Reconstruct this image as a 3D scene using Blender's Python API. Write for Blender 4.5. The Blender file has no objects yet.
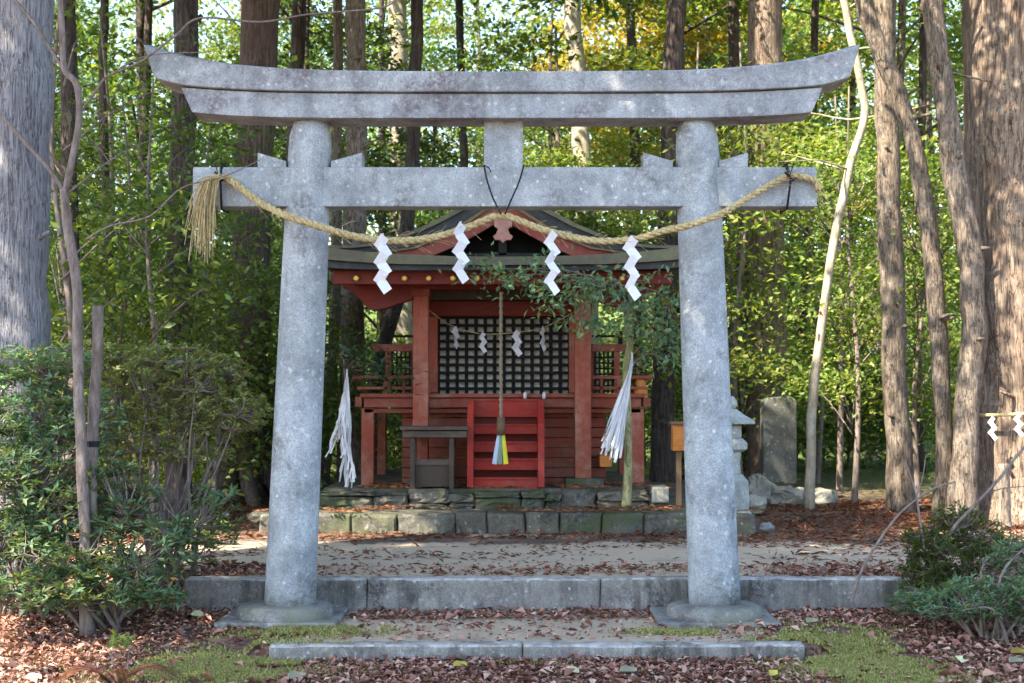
import bpy, math, random
import numpy as np
from mathutils import Vector, Matrix
R = math.radians
rng = np.random.default_rng(7)
random.seed(7)
scene = bpy.context.scene
col = scene.collection

# ------------------------------------------------------------------ camera
F = 1422.0
EYE = 1.66
PITCH = math.atan(58.5 / F)
def W(px, py, Y):
    """world point seen at pixel (px, py) at depth Y in front of the eye"""
    a = (px - 512) / F; b = (341.5 - py) / F
    yy = math.cos(PITCH) - b * math.sin(PITCH)
    zz = math.sin(PITCH) + b * math.cos(PITCH)
    t = Y / yy
    return Vector((a * t, Y, EYE + zz * t))
cam = bpy.data.cameras.new("camera"); co = bpy.data.objects.new("camera", cam); col.objects.link(co)
co.location = (0, 0, EYE); co.rotation_euler = (R(90) + PITCH, 0, 0)
cam.sensor_width = 36; cam.lens = F * 36 / 1024; cam.clip_end = 600; cam.clip_start = 0.05
cam.dof.use_dof = True; cam.dof.focus_distance = 10.3; cam.dof.aperture_fstop = 4.0
scene.camera = co

# ------------------------------------------------------------------ world and sun
SUN = Vector((-0.50, -0.42, 0.80)).normalized()
w = bpy.data.worlds.new("World"); scene.world = w; w.use_nodes = True
nt = w.node_tree; bg = nt.nodes["Background"]
sky = nt.nodes.new("ShaderNodeTexSky"); sky.sky_type = 'NISHITA'; sky.sun_disc = False
sky.sun_elevation = math.asin(SUN.z); sky.sun_rotation = math.atan2(SUN.x, SUN.y)
nt.links.new(sky.outputs[0], bg.inputs[0]); bg.inputs[1].default_value = 0.15
sl = bpy.data.lights.new("sun", 'SUN'); sl.energy = 5.0; sl.angle = R(0.5); sl.color = (1, .89, .72)
so = bpy.data.objects.new("sun", sl); col.objects.link(so)
so.rotation_euler = SUN.to_track_quat('Z', 'Y').to_euler(); so.location = (-10, -10, 20)
scene.view_settings.view_transform = 'Standard'; scene.view_settings.look = 'None'
scene.view_settings.exposure = 2.25; scene.view_settings.gamma = 1
scene.cycles.max_bounces = 7; scene.cycles.diffuse_bounces = 4; scene.cycles.transmission_bounces = 4
scene.cycles.glossy_bounces = 2
scene.cycles.caustics_reflective = False; scene.cycles.caustics_refractive = False

# ------------------------------------------------------------------ materials
class NT:
    def __init__(s, name):
        s.m = bpy.data.materials.new(name); s.m.use_nodes = True
        s.t = s.m.node_tree; s.b = s.t.nodes["Principled BSDF"]; s.out = s.t.nodes["Material Output"]
        s.b.inputs["Roughness"].default_value = .85
        s.b.inputs["Specular IOR Level"].default_value = .25
        tc = s.n("ShaderNodeTexCoord"); s.obj = tc.outputs["Object"]
    def n(s, k, **kw):
        x = s.t.nodes.new(k)
        for a, b in kw.items(): setattr(x, a, b)
        return x
    def l(s, a, b): s.t.links.new(a, b)
    def mapped(s, scale, src=None):
        m = s.n("ShaderNodeMapping"); m.inputs["Scale"].default_value = scale; s.l(src or s.obj, m.inputs[0]); return m.outputs[0]
    def noise(s, scale, detail=4, rough=.6, vec=None, dist=0):
        x = s.n("ShaderNodeTexNoise"); x.inputs["Scale"].default_value = scale; x.inputs["Detail"].default_value = detail
        x.inputs["Roughness"].default_value = rough; x.inputs["Distortion"].default_value = dist
        s.l(vec or s.obj, x.inputs["Vector"]); return x.outputs["Fac"]
    def voro(s, scale, vec=None, feature='F1', rnd=1, out="Distance"):
        x = s.n("ShaderNodeTexVoronoi", feature=feature); x.inputs["Scale"].default_value = scale
        x.inputs["Randomness"].default_value = rnd
        s.l(vec or s.obj, x.inputs["Vector"]); return x.outputs[out]
    def ramp(s, fac, stops, interp='LINEAR'):
        r = s.n("ShaderNodeValToRGB"); r.color_ramp.interpolation = interp
        e = r.color_ramp.elements
        while len(e) < len(stops): e.new(.5)
        for i, (p, c) in enumerate(stops):
            e[i].position = p; e[i].color = (*c, 1) if len(c) == 3 else c
        s.l(fac, r.inputs[0]); return r.outputs[0]
    def mask(s, fac, lo, hi):
        m = s.n("ShaderNodeMapRange"); m.inputs[1].default_value = lo; m.inputs[2].default_value = hi
        s.l(fac, m.inputs[0]); return m.outputs[0]
    def mix(s, fac, a, b, mode='MIX'):
        m = s.n("ShaderNodeMix", data_type='RGBA', blend_type=mode)
        if isinstance(fac, (int, float)): m.inputs[0].default_value = fac
        else: s.l(fac, m.inputs[0])
        for v, i in ((a, 6), (b, 7)):
            if isinstance(v, tuple): m.inputs[i].default_value = (*v, 1)
            else: s.l(v, m.inputs[i])
        return m.outputs[2]
    def mul(s, a, b, op='MULTIPLY'):
        m = s.n("ShaderNodeMath", operation=op)
        for i, v in enumerate((a, b)):
            if isinstance(v, (int, float)): m.inputs[i].default_value = v
            else: s.l(v, m.inputs[i])
        return m.outputs[0]
    def color(s, c): s.l(c, s.b.inputs["Base Color"]) if not isinstance(c, tuple) else setattr(s.b.inputs["Base Color"], 'default_value', (*c, 1))
    def bump(s, h, strength=.5, dist=.01):
        b = s.n("ShaderNodeBump"); b.inputs["Strength"].default_value = strength; b.inputs["Distance"].default_value = dist
        s.l(h, b.inputs["Height"]); s.l(b.outputs[0], s.b.inputs["Normal"])

def m_granite(name, base, stain, light, dark_amt=.5, moss=None, streak=False, stlo=.52, streakamt=0):
    k = NT(name)
    n1 = k.noise(3, 6, .65); n2 = k.noise(90, 3, .7); n3 = k.noise(11, 5, .7)
    c = k.ramp(n1, [(.3, tuple(x * .66 for x in base)), (.5, base), (.72, tuple(min(x * 1.25, .75) for x in base))])
    c = k.mix(k.mask(n2, .38, .6), k.mix(.35, c, (0, 0, 0)), c)
    n4 = k.noise(17, 5, .75, dist=.6)
    c = k.mix(k.mul(k.mul(k.mask(n4, .48, .6), k.mask(n1, .62, .38)), .6), c, tuple(x * .45 for x in base))
    c = k.mix(k.mul(k.mask(k.noise(22, 4, .7, vec=k.mapped((1.1, .9, .8))), .55, .62), k.mul(k.mask(n1, .42, .58), .4)), c, light)
    if streak or streakamt:
        sk = k.mul(k.mask(k.noise(9, 5, .7, vec=k.mapped((1, 1, .12))), .42, .6), k.mask(k.noise(1.3, 4, .6), .38, .55))
        c = k.mix(k.mul(sk, .75 if streak else streakamt), c, stain if streak else (.10, .105, .11))
    if streak:  # upward faces paler: worn clean, and sky light put into the colour
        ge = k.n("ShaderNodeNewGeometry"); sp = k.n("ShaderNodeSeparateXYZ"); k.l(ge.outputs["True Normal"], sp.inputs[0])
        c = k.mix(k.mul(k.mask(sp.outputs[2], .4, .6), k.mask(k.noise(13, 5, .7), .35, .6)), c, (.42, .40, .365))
    v = k.voro(7.5); vv = k.noise(30, 3, .6)
    lic = k.mul(k.mask(k.mul(v, k.mul(vv, .25), 'ADD'), .34, .22), k.mask(n3, .5, .58))
    c = k.mix(k.mul(lic, .65), c, light)
    sp1 = k.mask(k.mul(k.voro(15), k.mul(k.noise(40, 3), .6), 'ADD'), .52, .38)
    c = k.mix(k.mul(k.mul(sp1, k.mask(k.noise(5, 3), .42, .56)), .7), c, light)
    sp2 = k.mask(k.mul(k.voro(31, vec=k.mapped((1, 1.1, .9))), k.mul(k.noise(70, 2), .5), 'ADD'), .37, .30)
    c = k.mix(k.mul(k.mul(sp2, k.mask(k.noise(4, 3, vec=k.mapped((1.2, 1, 1))), .45, .6)), .6), c, tuple(x * .35 for x in base))
    st = k.mul(k.mask(k.noise(2.1, 5, .75, dist=.4), stlo, stlo + .13), k.mask(k.noise(34, 4, .8), .35, .55))
    c = k.mix(k.mul(st, dark_amt), c, stain)
    if moss:
        mm = k.mask(k.noise(1.7, 6, .7, vec=k.mapped((1, 1, 1.6))), .5, .62)
        c = k.mix(k.mul(mm, .75), c, moss)
    k.color(c); k.bump(k.mul(n2, k.mul(n3, 1.5), 'ADD'), .5, .012)
    return k.m
M = {}
M['granite'] = m_granite('torii_granite', (.385, .42, .44), (.10, .095, .09), (.62, .64, .60), .8, None, False, .53, .25)
M['granite_top'] = m_granite('torii_beam_granite', (.38, .41, .435), (.12, .095, .105), (.55, .57, .54), .8, stlo=.475, streakamt=.35)
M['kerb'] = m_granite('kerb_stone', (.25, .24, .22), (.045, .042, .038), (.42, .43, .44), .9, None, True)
M['base_stone'] = m_granite('base_stone', (.24, .24, .23), (.07, .06, .05), (.42, .42, .40), .8, (.17, .175, .12), False, .5, .5)
M['wallstone'] = m_granite('terrace_stone', (.135, .12, .09), (.03, .03, .026), (.33, .33, .29), .9, (.06, .075, .028), False, .46, .4)
M['palestone'] = m_granite('pale_stone', (.34, .33, .28), (.08, .075, .06), (.5, .5, .45), .6, (.2, .2, .1))
M['slab'] = m_granite('dark_slab', (.16, .16, .14), (.05, .045, .04), (.42, .43, .40), .9, (.09, .1, .05))
M['lantern'] = m_granite('lantern_granite', (.33, .36, .34), (.08, .08, .07), (.5, .52, .5), .5)

def m_bark(name, a, b, c, sx=26, sz=2.2, lichen=None, bump=.9, lam=0.5, fiss=.75):
    k = NT(name)
    v = k.mapped((1, 1, sz / sx)); n = k.noise(sx, 6, .7, vec=v, dist=.3)
    n2 = k.noise(1.6, 4, .6)
    cc = k.ramp(n, [(.32, a), (.5, b), (.68, c)])
    cc = k.mix(k.mul(k.mask(n2, .35, .7), lam), cc, k.mix(.5, cc, a))
    if lichen:
        lm = k.mul(k.mul(k.mask(k.noise(15, 5, .75), .5, .62), k.mask(k.noise(2.2, 3, .6), .42, .58)), .7)
        cc = k.mix(lm, cc, lichen)
    fn = k.noise(sx * .9, 3, .55, vec=k.mapped((1, 1, sz / sx * .8)), dist=.15)
    ab = k.mul(k.mul(fn, .5, 'SUBTRACT'), 0, 'ADD'); ab = k.mul(ab, 1, 'ABSOLUTE')
    fs_ = k.mask(ab, .022, .004)
    cc = k.mix(k.mul(fs_, fiss), cc, tuple(x * .45 for x in a))
    k.color(cc); k.bump(k.mul(n, k.mul(fs_, -.5), 'ADD'), bump, .03); return k.m
M['bark_grey'] = m_bark('grey_cedar_bark', (.10, .09, .095), (.25, .25, .275), (.38, .38, .42), 60, 3.5, (.33, .35, .36))
M['bark_red'] = m_bark('red_cedar_bark', (.05, .03, .024), (.115, .078, .062), (.20, .145, .115), 42, 1.6, (.17, .15, .12))
M['bark_tan'] = m_bark('tan_cedar_bark', (.085, .055, .04), (.205, .148, .11), (.36, .28, .21), 30, 2.2, (.36, .32, .25))
M['bark_dark'] = m_bark('dark_bark', (.025, .018, .016), (.07, .052, .045), (.13, .10, .085), 24, 2.5, (.14, .14, .10))
M['bark_brown'] = m_bark('brown_bark', (.07, .05, .038), (.19, .15, .115), (.32, .26, .205), 34, 6, (.33, .31, .26))
M['bark_pale'] = m_bark('pale_smooth_bark', (.20, .16, .11), (.36, .31, .23), (.48, .43, .33), 12, 5, (.42, .42, .34), .4, .5, .15)
M['twig'] = m_bark('twig_bark', (.09, .07, .06), (.19, .15, .13), (.28, .24, .22), 30, 8, None, .4, .5, 0)
M['moss_bark'] = m_bark('mossy_pale_bark', (.12, .12, .05), (.30, .28, .14), (.42, .40, .24), 18, 5, (.2, .24, .08), .4)

def m_leaf(name, stops, trans=.45, tcol=(1.0, 1.0, .55), rough=.45, spec=.35):
    k = NT(name)
    g = k.n("ShaderNodeNewGeometry")
    c = k.ramp(g.outputs["Random Per Island"], stops)
    oi = k.n("ShaderNodeObjectInfo")
    hs = k.n("ShaderNodeHueSaturation"); k.l(c, hs.inputs["Color"])
    k.l(k.mr(oi.outputs["Random"], .485, .515), hs.inputs["Hue"])
    k.l(k.mr(oi.outputs["Random"], .5, 1.45), hs.inputs["Value"])
    c = hs.outputs[0]
    k.color(c); k.b.inputs["Roughness"].default_value = rough; k.b.inputs["Specular IOR Level"].default_value = spec
    t = k.n("ShaderNodeBsdfTranslucent"); k.l(k.mix(1, k.mix(.35, c, (.30, .34, .03)), tcol, 'MULTIPLY'), t.inputs[0])
    m = k.n("ShaderNodeMixShader"); m.inputs[0].default_value = trans
    k.l(k.b.outputs[0], m.inputs[1]); k.l(t.outputs[0], m.inputs[2]); k.l(m.outputs[0], k.out.inputs[0]); return k.m
def _mr(k, f, a, b):
    m = k.n("ShaderNodeMapRange"); m.inputs[3].default_value = a; m.inputs[4].default_value = b; k.l(f, m.inputs[0]); return m.outputs[0]
NT.mr = _mr
M['leaf_forest'] = m_leaf('forest_leaves', [(0, (.03, .075, .022)), (.35, (.06, .135, .03)), (.7, (.12, .20, .04)), (1, (.22, .28, .07))], .5)
M['leaf_bright'] = m_leaf('bright_leaves', [(0, (.07, .14, .03)), (.4, (.15, .24, .05)), (.8, (.27, .33, .08)), (1, (.42, .42, .12))], .55)
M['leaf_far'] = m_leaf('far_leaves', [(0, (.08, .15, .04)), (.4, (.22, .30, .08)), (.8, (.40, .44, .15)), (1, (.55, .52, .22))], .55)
M['leaf_yellow'] = m_leaf('yellow_leaves', [(0, (.20, .24, .04)), (.5, (.45, .33, .04)), (1, (.55, .30, .03))], .5)
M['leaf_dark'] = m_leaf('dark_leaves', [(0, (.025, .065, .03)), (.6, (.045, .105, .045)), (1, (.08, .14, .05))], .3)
M['leaf_rhodo'] = m_leaf('blue_green_leaves', [(0, (.07, .16, .09)), (.45, (.14, .28, .16)), (.88, (.27, .39, .19)), (.94, (.20, .22, .06)), (1, (.28, .16, .06))], .35, rough=.5, spec=.25)
M['leaf_olive'] = m_leaf('olive_leaves', [(0, (.15, .23, .07)), (.5, (.27, .34, .11)), (.85, (.40, .42, .15)), (1, (.30, .17, .07))], .35)
M['litter'] = m_leaf('fallen_leaves', [(0, (.10, .04, .025)), (.3, (.24, .105, .075)), (.6, (.37, .19, .135)), (.85, (.48, .29, .215)), (1, (.60, .45, .35))], .1, (1, .7, .4), .6)
M['litter_orange'] = m_leaf('fallen_needles', [(0, (.15, .05, .02)), (.5, (.30, .12, .05)), (1, (.42, .20, .09))], .1, (1, .7, .4), .7)
M['moss'] = m_leaf('moss_blades', [(0, (.16, .17, .05)), (.5, (.28, .28, .08)), (1, (.40, .37, .15))], .25)
M['fallen_pale'] = m_leaf('pale_leaf', [(0, (.62, .60, .34)), (1, (.70, .70, .48))], .3)
M['fallen_yellow'] = m_leaf('yellow_leaf', [(0, (.50, .40, .08)), (1, (.55, .45, .10))], .3)
M['dead_fern'] = m_leaf('dead_fern', [(0, (.22, .09, .06)), (1, (.35, .16, .10))], .2)

def m_paint(name, c, worn, amt=.5, rough=.6, horiz=True):
    k = NT(name)
    v = k.mapped((.12, 1, 1) if horiz else (1, 1, .12))
    n = k.noise(38, 5, .7, vec=v); n2 = k.noise(2.3, 5, .7); n3 = k.noise(14, 4, .7)
    cc = k.mix(k.mask(n, .3, .72), tuple(x * .7 for x in c), c)
    cc = k.mix(k.mul(k.mul(k.mask(n2, .42, .66), k.mask(n3, .3, .6)), amt), cc, worn)
    gr_ = k.mul(k.mask(k.noise(5, 6, .75), .5, .68), .55)
    cc = k.mix(gr_, cc, tuple(x * .35 + .01 for x in c))
    k.color(cc); k.b.inputs["Roughness"].default_value = rough; k.bump(n, .25, .006); return k.m
M['red_wood'] = m_paint('faded_vermilion_wood', (.25, .047, .024), (.25, .13, .095), .9)
M['red_post'] = m_paint('faded_vermilion_post', (.30, .066, .035), (.36, .20, .14), .9, horiz=False)
M['red_fresh'] = m_paint('fresh_red_paint', (.31, .021, .012), (.26, .07, .05), .7, .6)
M['red_shaded'] = m_paint('shaded_red_paint', (.17, .02, .014), (.13, .05, .03), .4)  # darker copy of the red, porch shade put into the colour
M['red_board'] = m_paint('gable_red_board', (.26, .05, .035), (.30, .12, .08), .6)
M['dark_wood'] = m_paint('weathered_grey_wood', (.075, .055, .042), (.15, .125, .10), .8)
M['box_wood'] = m_paint('box_brown_wood', (.055, .038, .028), (.10, .075, .055), .7)
M['brown_wood'] = m_paint('brown_wood', (.15, .085, .045), (.22, .16, .1), .5, horiz=False)
M['black_wood'] = m_paint('black_lacquer', (.008, .007, .007), (.02, .016, .013), .4, .8)
M['dark_roof'] = m_paint('dark_roof_layer', (.035, .037, .038), (.09, .095, .09), .6)
M['bark_roof'] = m_paint('bark_roof', (.115, .10, .068), (.15, .15, .07), .9)
M['tan_edge'] = m_paint('tan_roof_edge', (.22, .16, .09), (.16, .16, .07), .6)
M['grey_panel'] = m_paint('grey_shutter_panel', (.58, .56, .50), (.66, .64, .58), .6)
M['orange'] = m_paint('orange_paint', (.50, .17, .03), (.55, .3, .1), .4)
M['pink_pendant'] = m_paint('faded_pendant', (.38, .17, .12), (.5, .3, .25), .7)
def m_plain(name, c, rough=.7, metal=0, trans=0):
    k = NT(name); n = k.noise(25, 4, .7)
    k.color(k.mix(k.mask(n, .3, .7), tuple(x * .86 for x in c), c)); k.b.inputs["Roughness"].default_value = rough
    k.b.inputs["Metallic"].default_value = metal
    if trans:
        t = k.n("ShaderNodeBsdfTranslucent"); t.inputs[0].default_value = (*c, 1)
        m = k.n("ShaderNodeMixShader"); m.inputs[0].default_value = trans
        k.l(k.b.outputs[0], m.inputs[1]); k.l(t.outputs[0], m.inputs[2]); k.l(m.outputs[0], k.out.inputs[0])
    return k.m
M['paper'] = m_plain('white_paper', (.82, .83, .86), .8, 0, .3)
M['cloth'] = m_plain('white_cloth', (.80, .81, .84), .9, 0, .2)
M['gold'] = m_plain('gilt_brass', (.60, .38, .10), .4, .6)
M['cord'] = m_plain('black_cord', (.015, .015, .018), .8)
M['yellow_cloth'] = m_plain('yellow_cloth', (.75, .72, .06), .8, 0, .2)
M['green_cloth'] = m_plain('green_cloth', (.22, .33, .25), .8, 0, .2)
M['blue_cloth'] = m_plain('pale_blue_cloth', (.55, .62, .78), .8, 0, .2)
M['bell_rope'] = m_plain('faded_bell_rope', (.24, .20, .135), .9)
M['ceramic'] = m_plain('pale_ceramic', (.6, .58, .55), .3)
M['straw'] = m_bark('straw', (.22, .16, .07), (.50, .40, .20), (.68, .56, .32), 60, 30, None, .5, .5, 0)

def m_ground():
    k = NT('forest_floor')
    at = k.n("ShaderNodeAttribute", attribute_name='sand')
    n = k.noise(1.1, 6, .7); f = k.noise(60, 4, .75); v = k.voro(38, out="Color")
    sx = k.n("ShaderNodeSeparateColor"); k.l(v, sx.inputs[0])
    leaf = k.ramp(sx.outputs[0], [(0, (.05, .028, .018)), (.4, (.13, .065, .045)), (.75, (.22, .12, .085)), (1, (.30, .20, .14))])
    soil = k.ramp(f, [(.3, (.06, .045, .035)), (.6, (.15, .12, .095)), (.8, (.24, .21, .18))])
    c1 = k.mix(k.mask(n, .35, .6), soil, leaf)
    sand = k.ramp(k.noise(120, 3, .8), [(.3, (.38, .29, .20)), (.55, (.54, .43, .31)), (.75, (.64, .54, .41))])
    sand = k.mix(k.mul(k.mask(k.noise(2.4, 6, .75), .5, .68), .55), sand, (.20, .15, .11))
    edge = k.mask(k.mul(at.outputs["Fac"], k.mul(k.mul(n, -.5, 'ADD'), 1.6), 'ADD'), .42, .58)
    c = k.mix(edge, c1, sand)
    gsep = k.n("ShaderNodeSeparateXYZ"); k.l(k.obj, gsep.inputs[0])
    fern = k.ramp(k.noise(14, 5, .8), [(.35, (.03, .06, .02)), (.5, (.10, .16, .04)), (.7, (.24, .28, .08))])
    c = k.mix(k.mul(k.mask(gsep.outputs[1], 19, 24), k.mask(k.noise(.8, 5, .7), .36, .46)), c, fern)
    k.color(c); k.b.inputs["Roughness"].default_value = .95
    k.bump(k.mul(f, k.noise(9, 5, .7), 'ADD'), .9, .025); return k.m
M['ground'] = m_ground()

# ------------------------------------------------------------------ mesh helpers
def worigin(o):
    v = Vector((0, 0, 0))
    while o is not None: v += Vector(o.location); o = o.parent
    return v
class MB:
    def __init__(s): s.v = []; s.f = []
    def add(s, vs, fs):
        n = len(s.v); s.v += [Vector(a) for a in vs]; s.f += [tuple(i + n for i in f) for f in fs]; return s
    def box(s, x0, x1, y0, y1, z0, z1, jit=0):
        vs = [(x, y, z) for x in (x0, x1) for y in (y0, y1) for z in (z0, z1)]
        if jit: vs = [tuple(c + random.uniform(-jit, jit) for c in v) for v in vs]
        return s.add(vs, [(0, 1, 3, 2), (4, 6, 7, 5), (0, 4, 5, 1), (2, 3, 7, 6), (0, 2, 6, 4), (1, 5, 7, 3)])
    def pbox(s, px0, px1, py0, py1, D, dep):
        a = W(px0, py1, D); b = W(px1, py0, D); return s.box(a.x, b.x, D, D + dep, a.z, b.z)
    def prism(s, poly, y0, y1):
        n = len(poly); vs = [(x, y0, z) for x, z in poly] + [(x, y1, z) for x, z in poly]
        return s.add(vs, [tuple(range(n)), tuple(range(2 * n - 1, n - 1, -1))] + [(i, i + n, (i + 1) % n + n, (i + 1) % n) for i in range(n)])
    def pprism(s, pts, D, dep): return s.prism([(W(a, b, D).x, W(a, b, D).z) for a, b in pts], D, D + dep)
    def strip(s, top, bot, y0, y1):
        """closed band between two (x,z) curves of equal length"""
        n = len(top)
        for i in range(n - 1):
            s.prism([top[i], top[i + 1], bot[i + 1], bot[i]], y0, y1)
        return s
    def tube(s, pts, rad, seg=8, cap=True, wob=0, wf=3.0, wph=0, flat=1):
        pts = [Vector(p) for p in pts]; n = len(pts)
        if not hasattr(rad, '__len__'): rad = [rad] * n
        base = len(s.v); up = None
        for i, p in enumerate(pts):
            t = (pts[min(i + 1, n - 1)] - pts[max(i - 1, 0)]).normalized()
            if up is None:
                up = Vector((1, 0, 0)) if abs(t.x) < .9 else Vector((0, 1, 0))
            a = (up - t * up.dot(t)).normalized(); b = t.cross(a); up = a
            for j in range(seg):
                th = 2 * math.pi * j / seg
                r = rad[i] * (1 + wob * (math.sin(wf * th + wph + i * .35) * .6 + math.sin(5 * th + 1.7 * wph - i * .5) * .4))
                s.v.append(p + a * (r * math.cos(th)) + b * (r * flat * math.sin(th)))
        for i in range(n - 1):
            for j in range(seg):
                k = (j + 1) % seg
                s.f.append((base + i * seg + j, base + i * seg + k, base + (i + 1) * seg + k, base + (i + 1) * seg + j))
        if cap:
            s.f.append(tuple(base + j for j in range(seg))[::-1]); s.f.append(tuple(base + (n - 1) * seg + j for j in range(seg)))
        return s
    def lathe(s, prof, cx, cy, seg=24, ph=0, sq=1.0):
        base = len(s.v)
        for r, z in prof:
            for j in range(seg):
                th = 2 * math.pi * j / seg + ph; s.v.append(Vector((cx + r * math.cos(th), cy + r * math.sin(th) * sq, z)))
        n = len(prof)
        for i in range(n - 1):
            for j in range(seg):
                k = (j + 1) % seg; s.f.append((base + i * seg + j, base + i * seg + k, base + (i + 1) * seg + k, base + (i + 1) * seg + j))
        s.f.append(tuple(base + j for j in range(seg))[::-1]); s.f.append(tuple(base + (n - 1) * seg + j for j in range(seg))); return s
    def build(s, name, mat, parent=None, loc=None, smooth=False, bevel=0, sub=0, disp=0):
        o0 = worigin(parent) if parent else Vector(loc or (0, 0, 0))
        me = bpy.data.meshes.new(name); me.from_pydata([tuple(v - o0) for v in s.v], [], s.f); me.update()
        if smooth: me.polygons.foreach_set('use_smooth', [True] * len(me.polygons))
        me.materials.append(M[mat] if isinstance(mat, str) else mat)
        o = bpy.data.objects.new(name, me); col.objects.link(o)
        if parent: o.parent = parent
        else: o.location = o0
        if bevel:
            b = o.modifiers.new('bevel', 'BEVEL'); b.width = bevel; b.segments = 2; b.limit_method = 'ANGLE'
        return o
def tag(o, label, cat, group=None, kind=None):
    if label: o['label'] = label
    if cat: o['category'] = cat
    if group: o['group'] = group
    if kind: o['kind'] = kind
    return o
def thing(name, label, cat, loc, group=None):
    o = bpy.data.objects.new(name, None); col.objects.link(o); o.location = loc; o.empty_display_size = .2
    return tag(o, label, cat, group)
def copy_thing(src, loc, rotz=0, scale=1, label=None, cat=None, group=None):
    c = src.copy(); col.objects.link(c); c.location = loc; c.rotation_euler = (0, 0, rotz)
    c.scale = (scale,) * 3 if not isinstance(scale, tuple) else scale
    for ch in [o for o in src_children[src.name]]:
        d = ch.copy(); col.objects.link(d); d.parent = c
    if label: c['label'] = label
    return c
src_children = {}

def bumpify(o, amt, scale=2.0, seed=0):
    """displace vertices by smooth noise"""
    from mathutils import noise
    for v in o.data.vertices:
        p = v.co * scale + Vector((seed * 3.1, 0, 0)); n = noise.noise_vector(p)
        v.co += n * amt

# value noise for masks
_g = np.random.default_rng(3).random((256, 256))
def vnoise(x, y, s):
    x = np.asarray(x) * s; y = np.asarray(y) * s
    xi = np.floor(x).astype(int); yi = np.floor(y).astype(int); fx = x - xi; fy = y - yi
    fx = fx * fx * (3 - 2 * fx); fy = fy * fy * (3 - 2 * fy)
    g = lambda a, b: _g[a % 256, b % 256]
    return (g(xi, yi) * (1 - fx) + g(xi + 1, yi) * fx) * (1 - fy) + (g(xi, yi + 1) * (1 - fx) + g(xi + 1, yi + 1) * fx) * fy
def fbm(x, y, s): return vnoise(x, y, s) * .55 + vnoise(np.asarray(x) + 9, y, s * 2.1) * .28 + vnoise(x, np.asarray(y) + 5, s * 4.3) * .17

def leaves(name, mat, pos, axis, nrm, L, Wd, parent=None, loc=(0, 0, 0), fold=.25):
    """one mesh of rhombic folded leaves. pos: base, axis: unit direction, nrm: approx normal"""
    pos = np.asarray(pos, float); n = len(pos)
    axis = axis / np.linalg.norm(axis, axis=1, keepdims=True)
    side = np.cross(axis, nrm); side /= np.maximum(np.linalg.norm(side, axis=1, keepdims=True), 1e-6)
    up = np.cross(side, axis)
    L = np.broadcast_to(L, n)[:, None]; Wd = np.broadcast_to(Wd, n)[:, None]
    mid = pos + axis * L * .45 + up * (Wd * fold)
    V = np.stack([pos, mid + side * Wd * .5, pos + axis * L, mid - side * Wd * .5], 1).reshape(-1, 3)
    o0 = worigin(parent) if parent else Vector(loc)
    V -= np.array(o0)
    me = bpy.data.meshes.new(name)
    me.vertices.add(4 * n); me.vertices.foreach_set('co', V.ravel())
    base = np.arange(n)[:, None] * 4
    tri = (base + np.array([0, 1, 2, 0, 2, 3])).ravel()
    me.loops.add(6 * n); me.loops.foreach_set('vertex_index', tri)
    me.polygons.add(2 * n); me.polygons.foreach_set('loop_start', np.arange(2 * n) * 3); me.polygons.foreach_set('loop_total', np.full(2 * n, 3))
    me.update(calc_edges=True); me.materials.append(M[mat] if isinstance(mat, str) else mat)
    o = bpy.data.objects.new(name, me); col.objects.link(o)
    if parent: o.parent = parent
    else: o.location = o0
    return o
def unit(v): return v / np.maximum(np.linalg.norm(v, axis=1, keepdims=True), 1e-9)
def crown_pts(centers, n, spread=(.5, .5, .14), droop=.0):
    """leaf positions in flat layered sprays round twig centres"""
    c = np.asarray(centers); k = rng.integers(0, len(c), n)
    d = rng.normal(size=(n, 3)) * np.array(spread)
    tilt = rng.normal(size=(len(c), 2)) * .25
    d[:, 2] += d[:, 0] * tilt[k, 0] + d[:, 1] * tilt[k, 1]
    d[:, 2] -= droop * (d[:, 0] ** 2 + d[:, 1] ** 2)
    return c[k] + d, d
def crown(name, mat, centers, n, L, Wd, parent, spread=(.5, .5, .14), flat=.6, droop=0):
    p, d = crown_pts(centers, n, spread, droop)
    ax = unit(d * np.array([1, 1, .3]) + rng.normal(size=(n, 3)) * .35)
    nr = unit(rng.normal(size=(n, 3)) * (1 - flat) + np.array([0, 0, 1]) * flat + 0)
    s = rng.uniform(.6, 1.3, n)
    return leaves(name, mat, p, ax, nr, L * s, Wd * s, parent)
def ell_centers(n, c, r, shell=.0):
    u = unit(rng.normal(size=(n, 3))); q = rng.random(n) ** (1 / 3.) if shell == 0 else shell + (1 - shell) * rng.random(n)
    return np.asarray(c) + u * q[:, None] * np.asarray(r)

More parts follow.
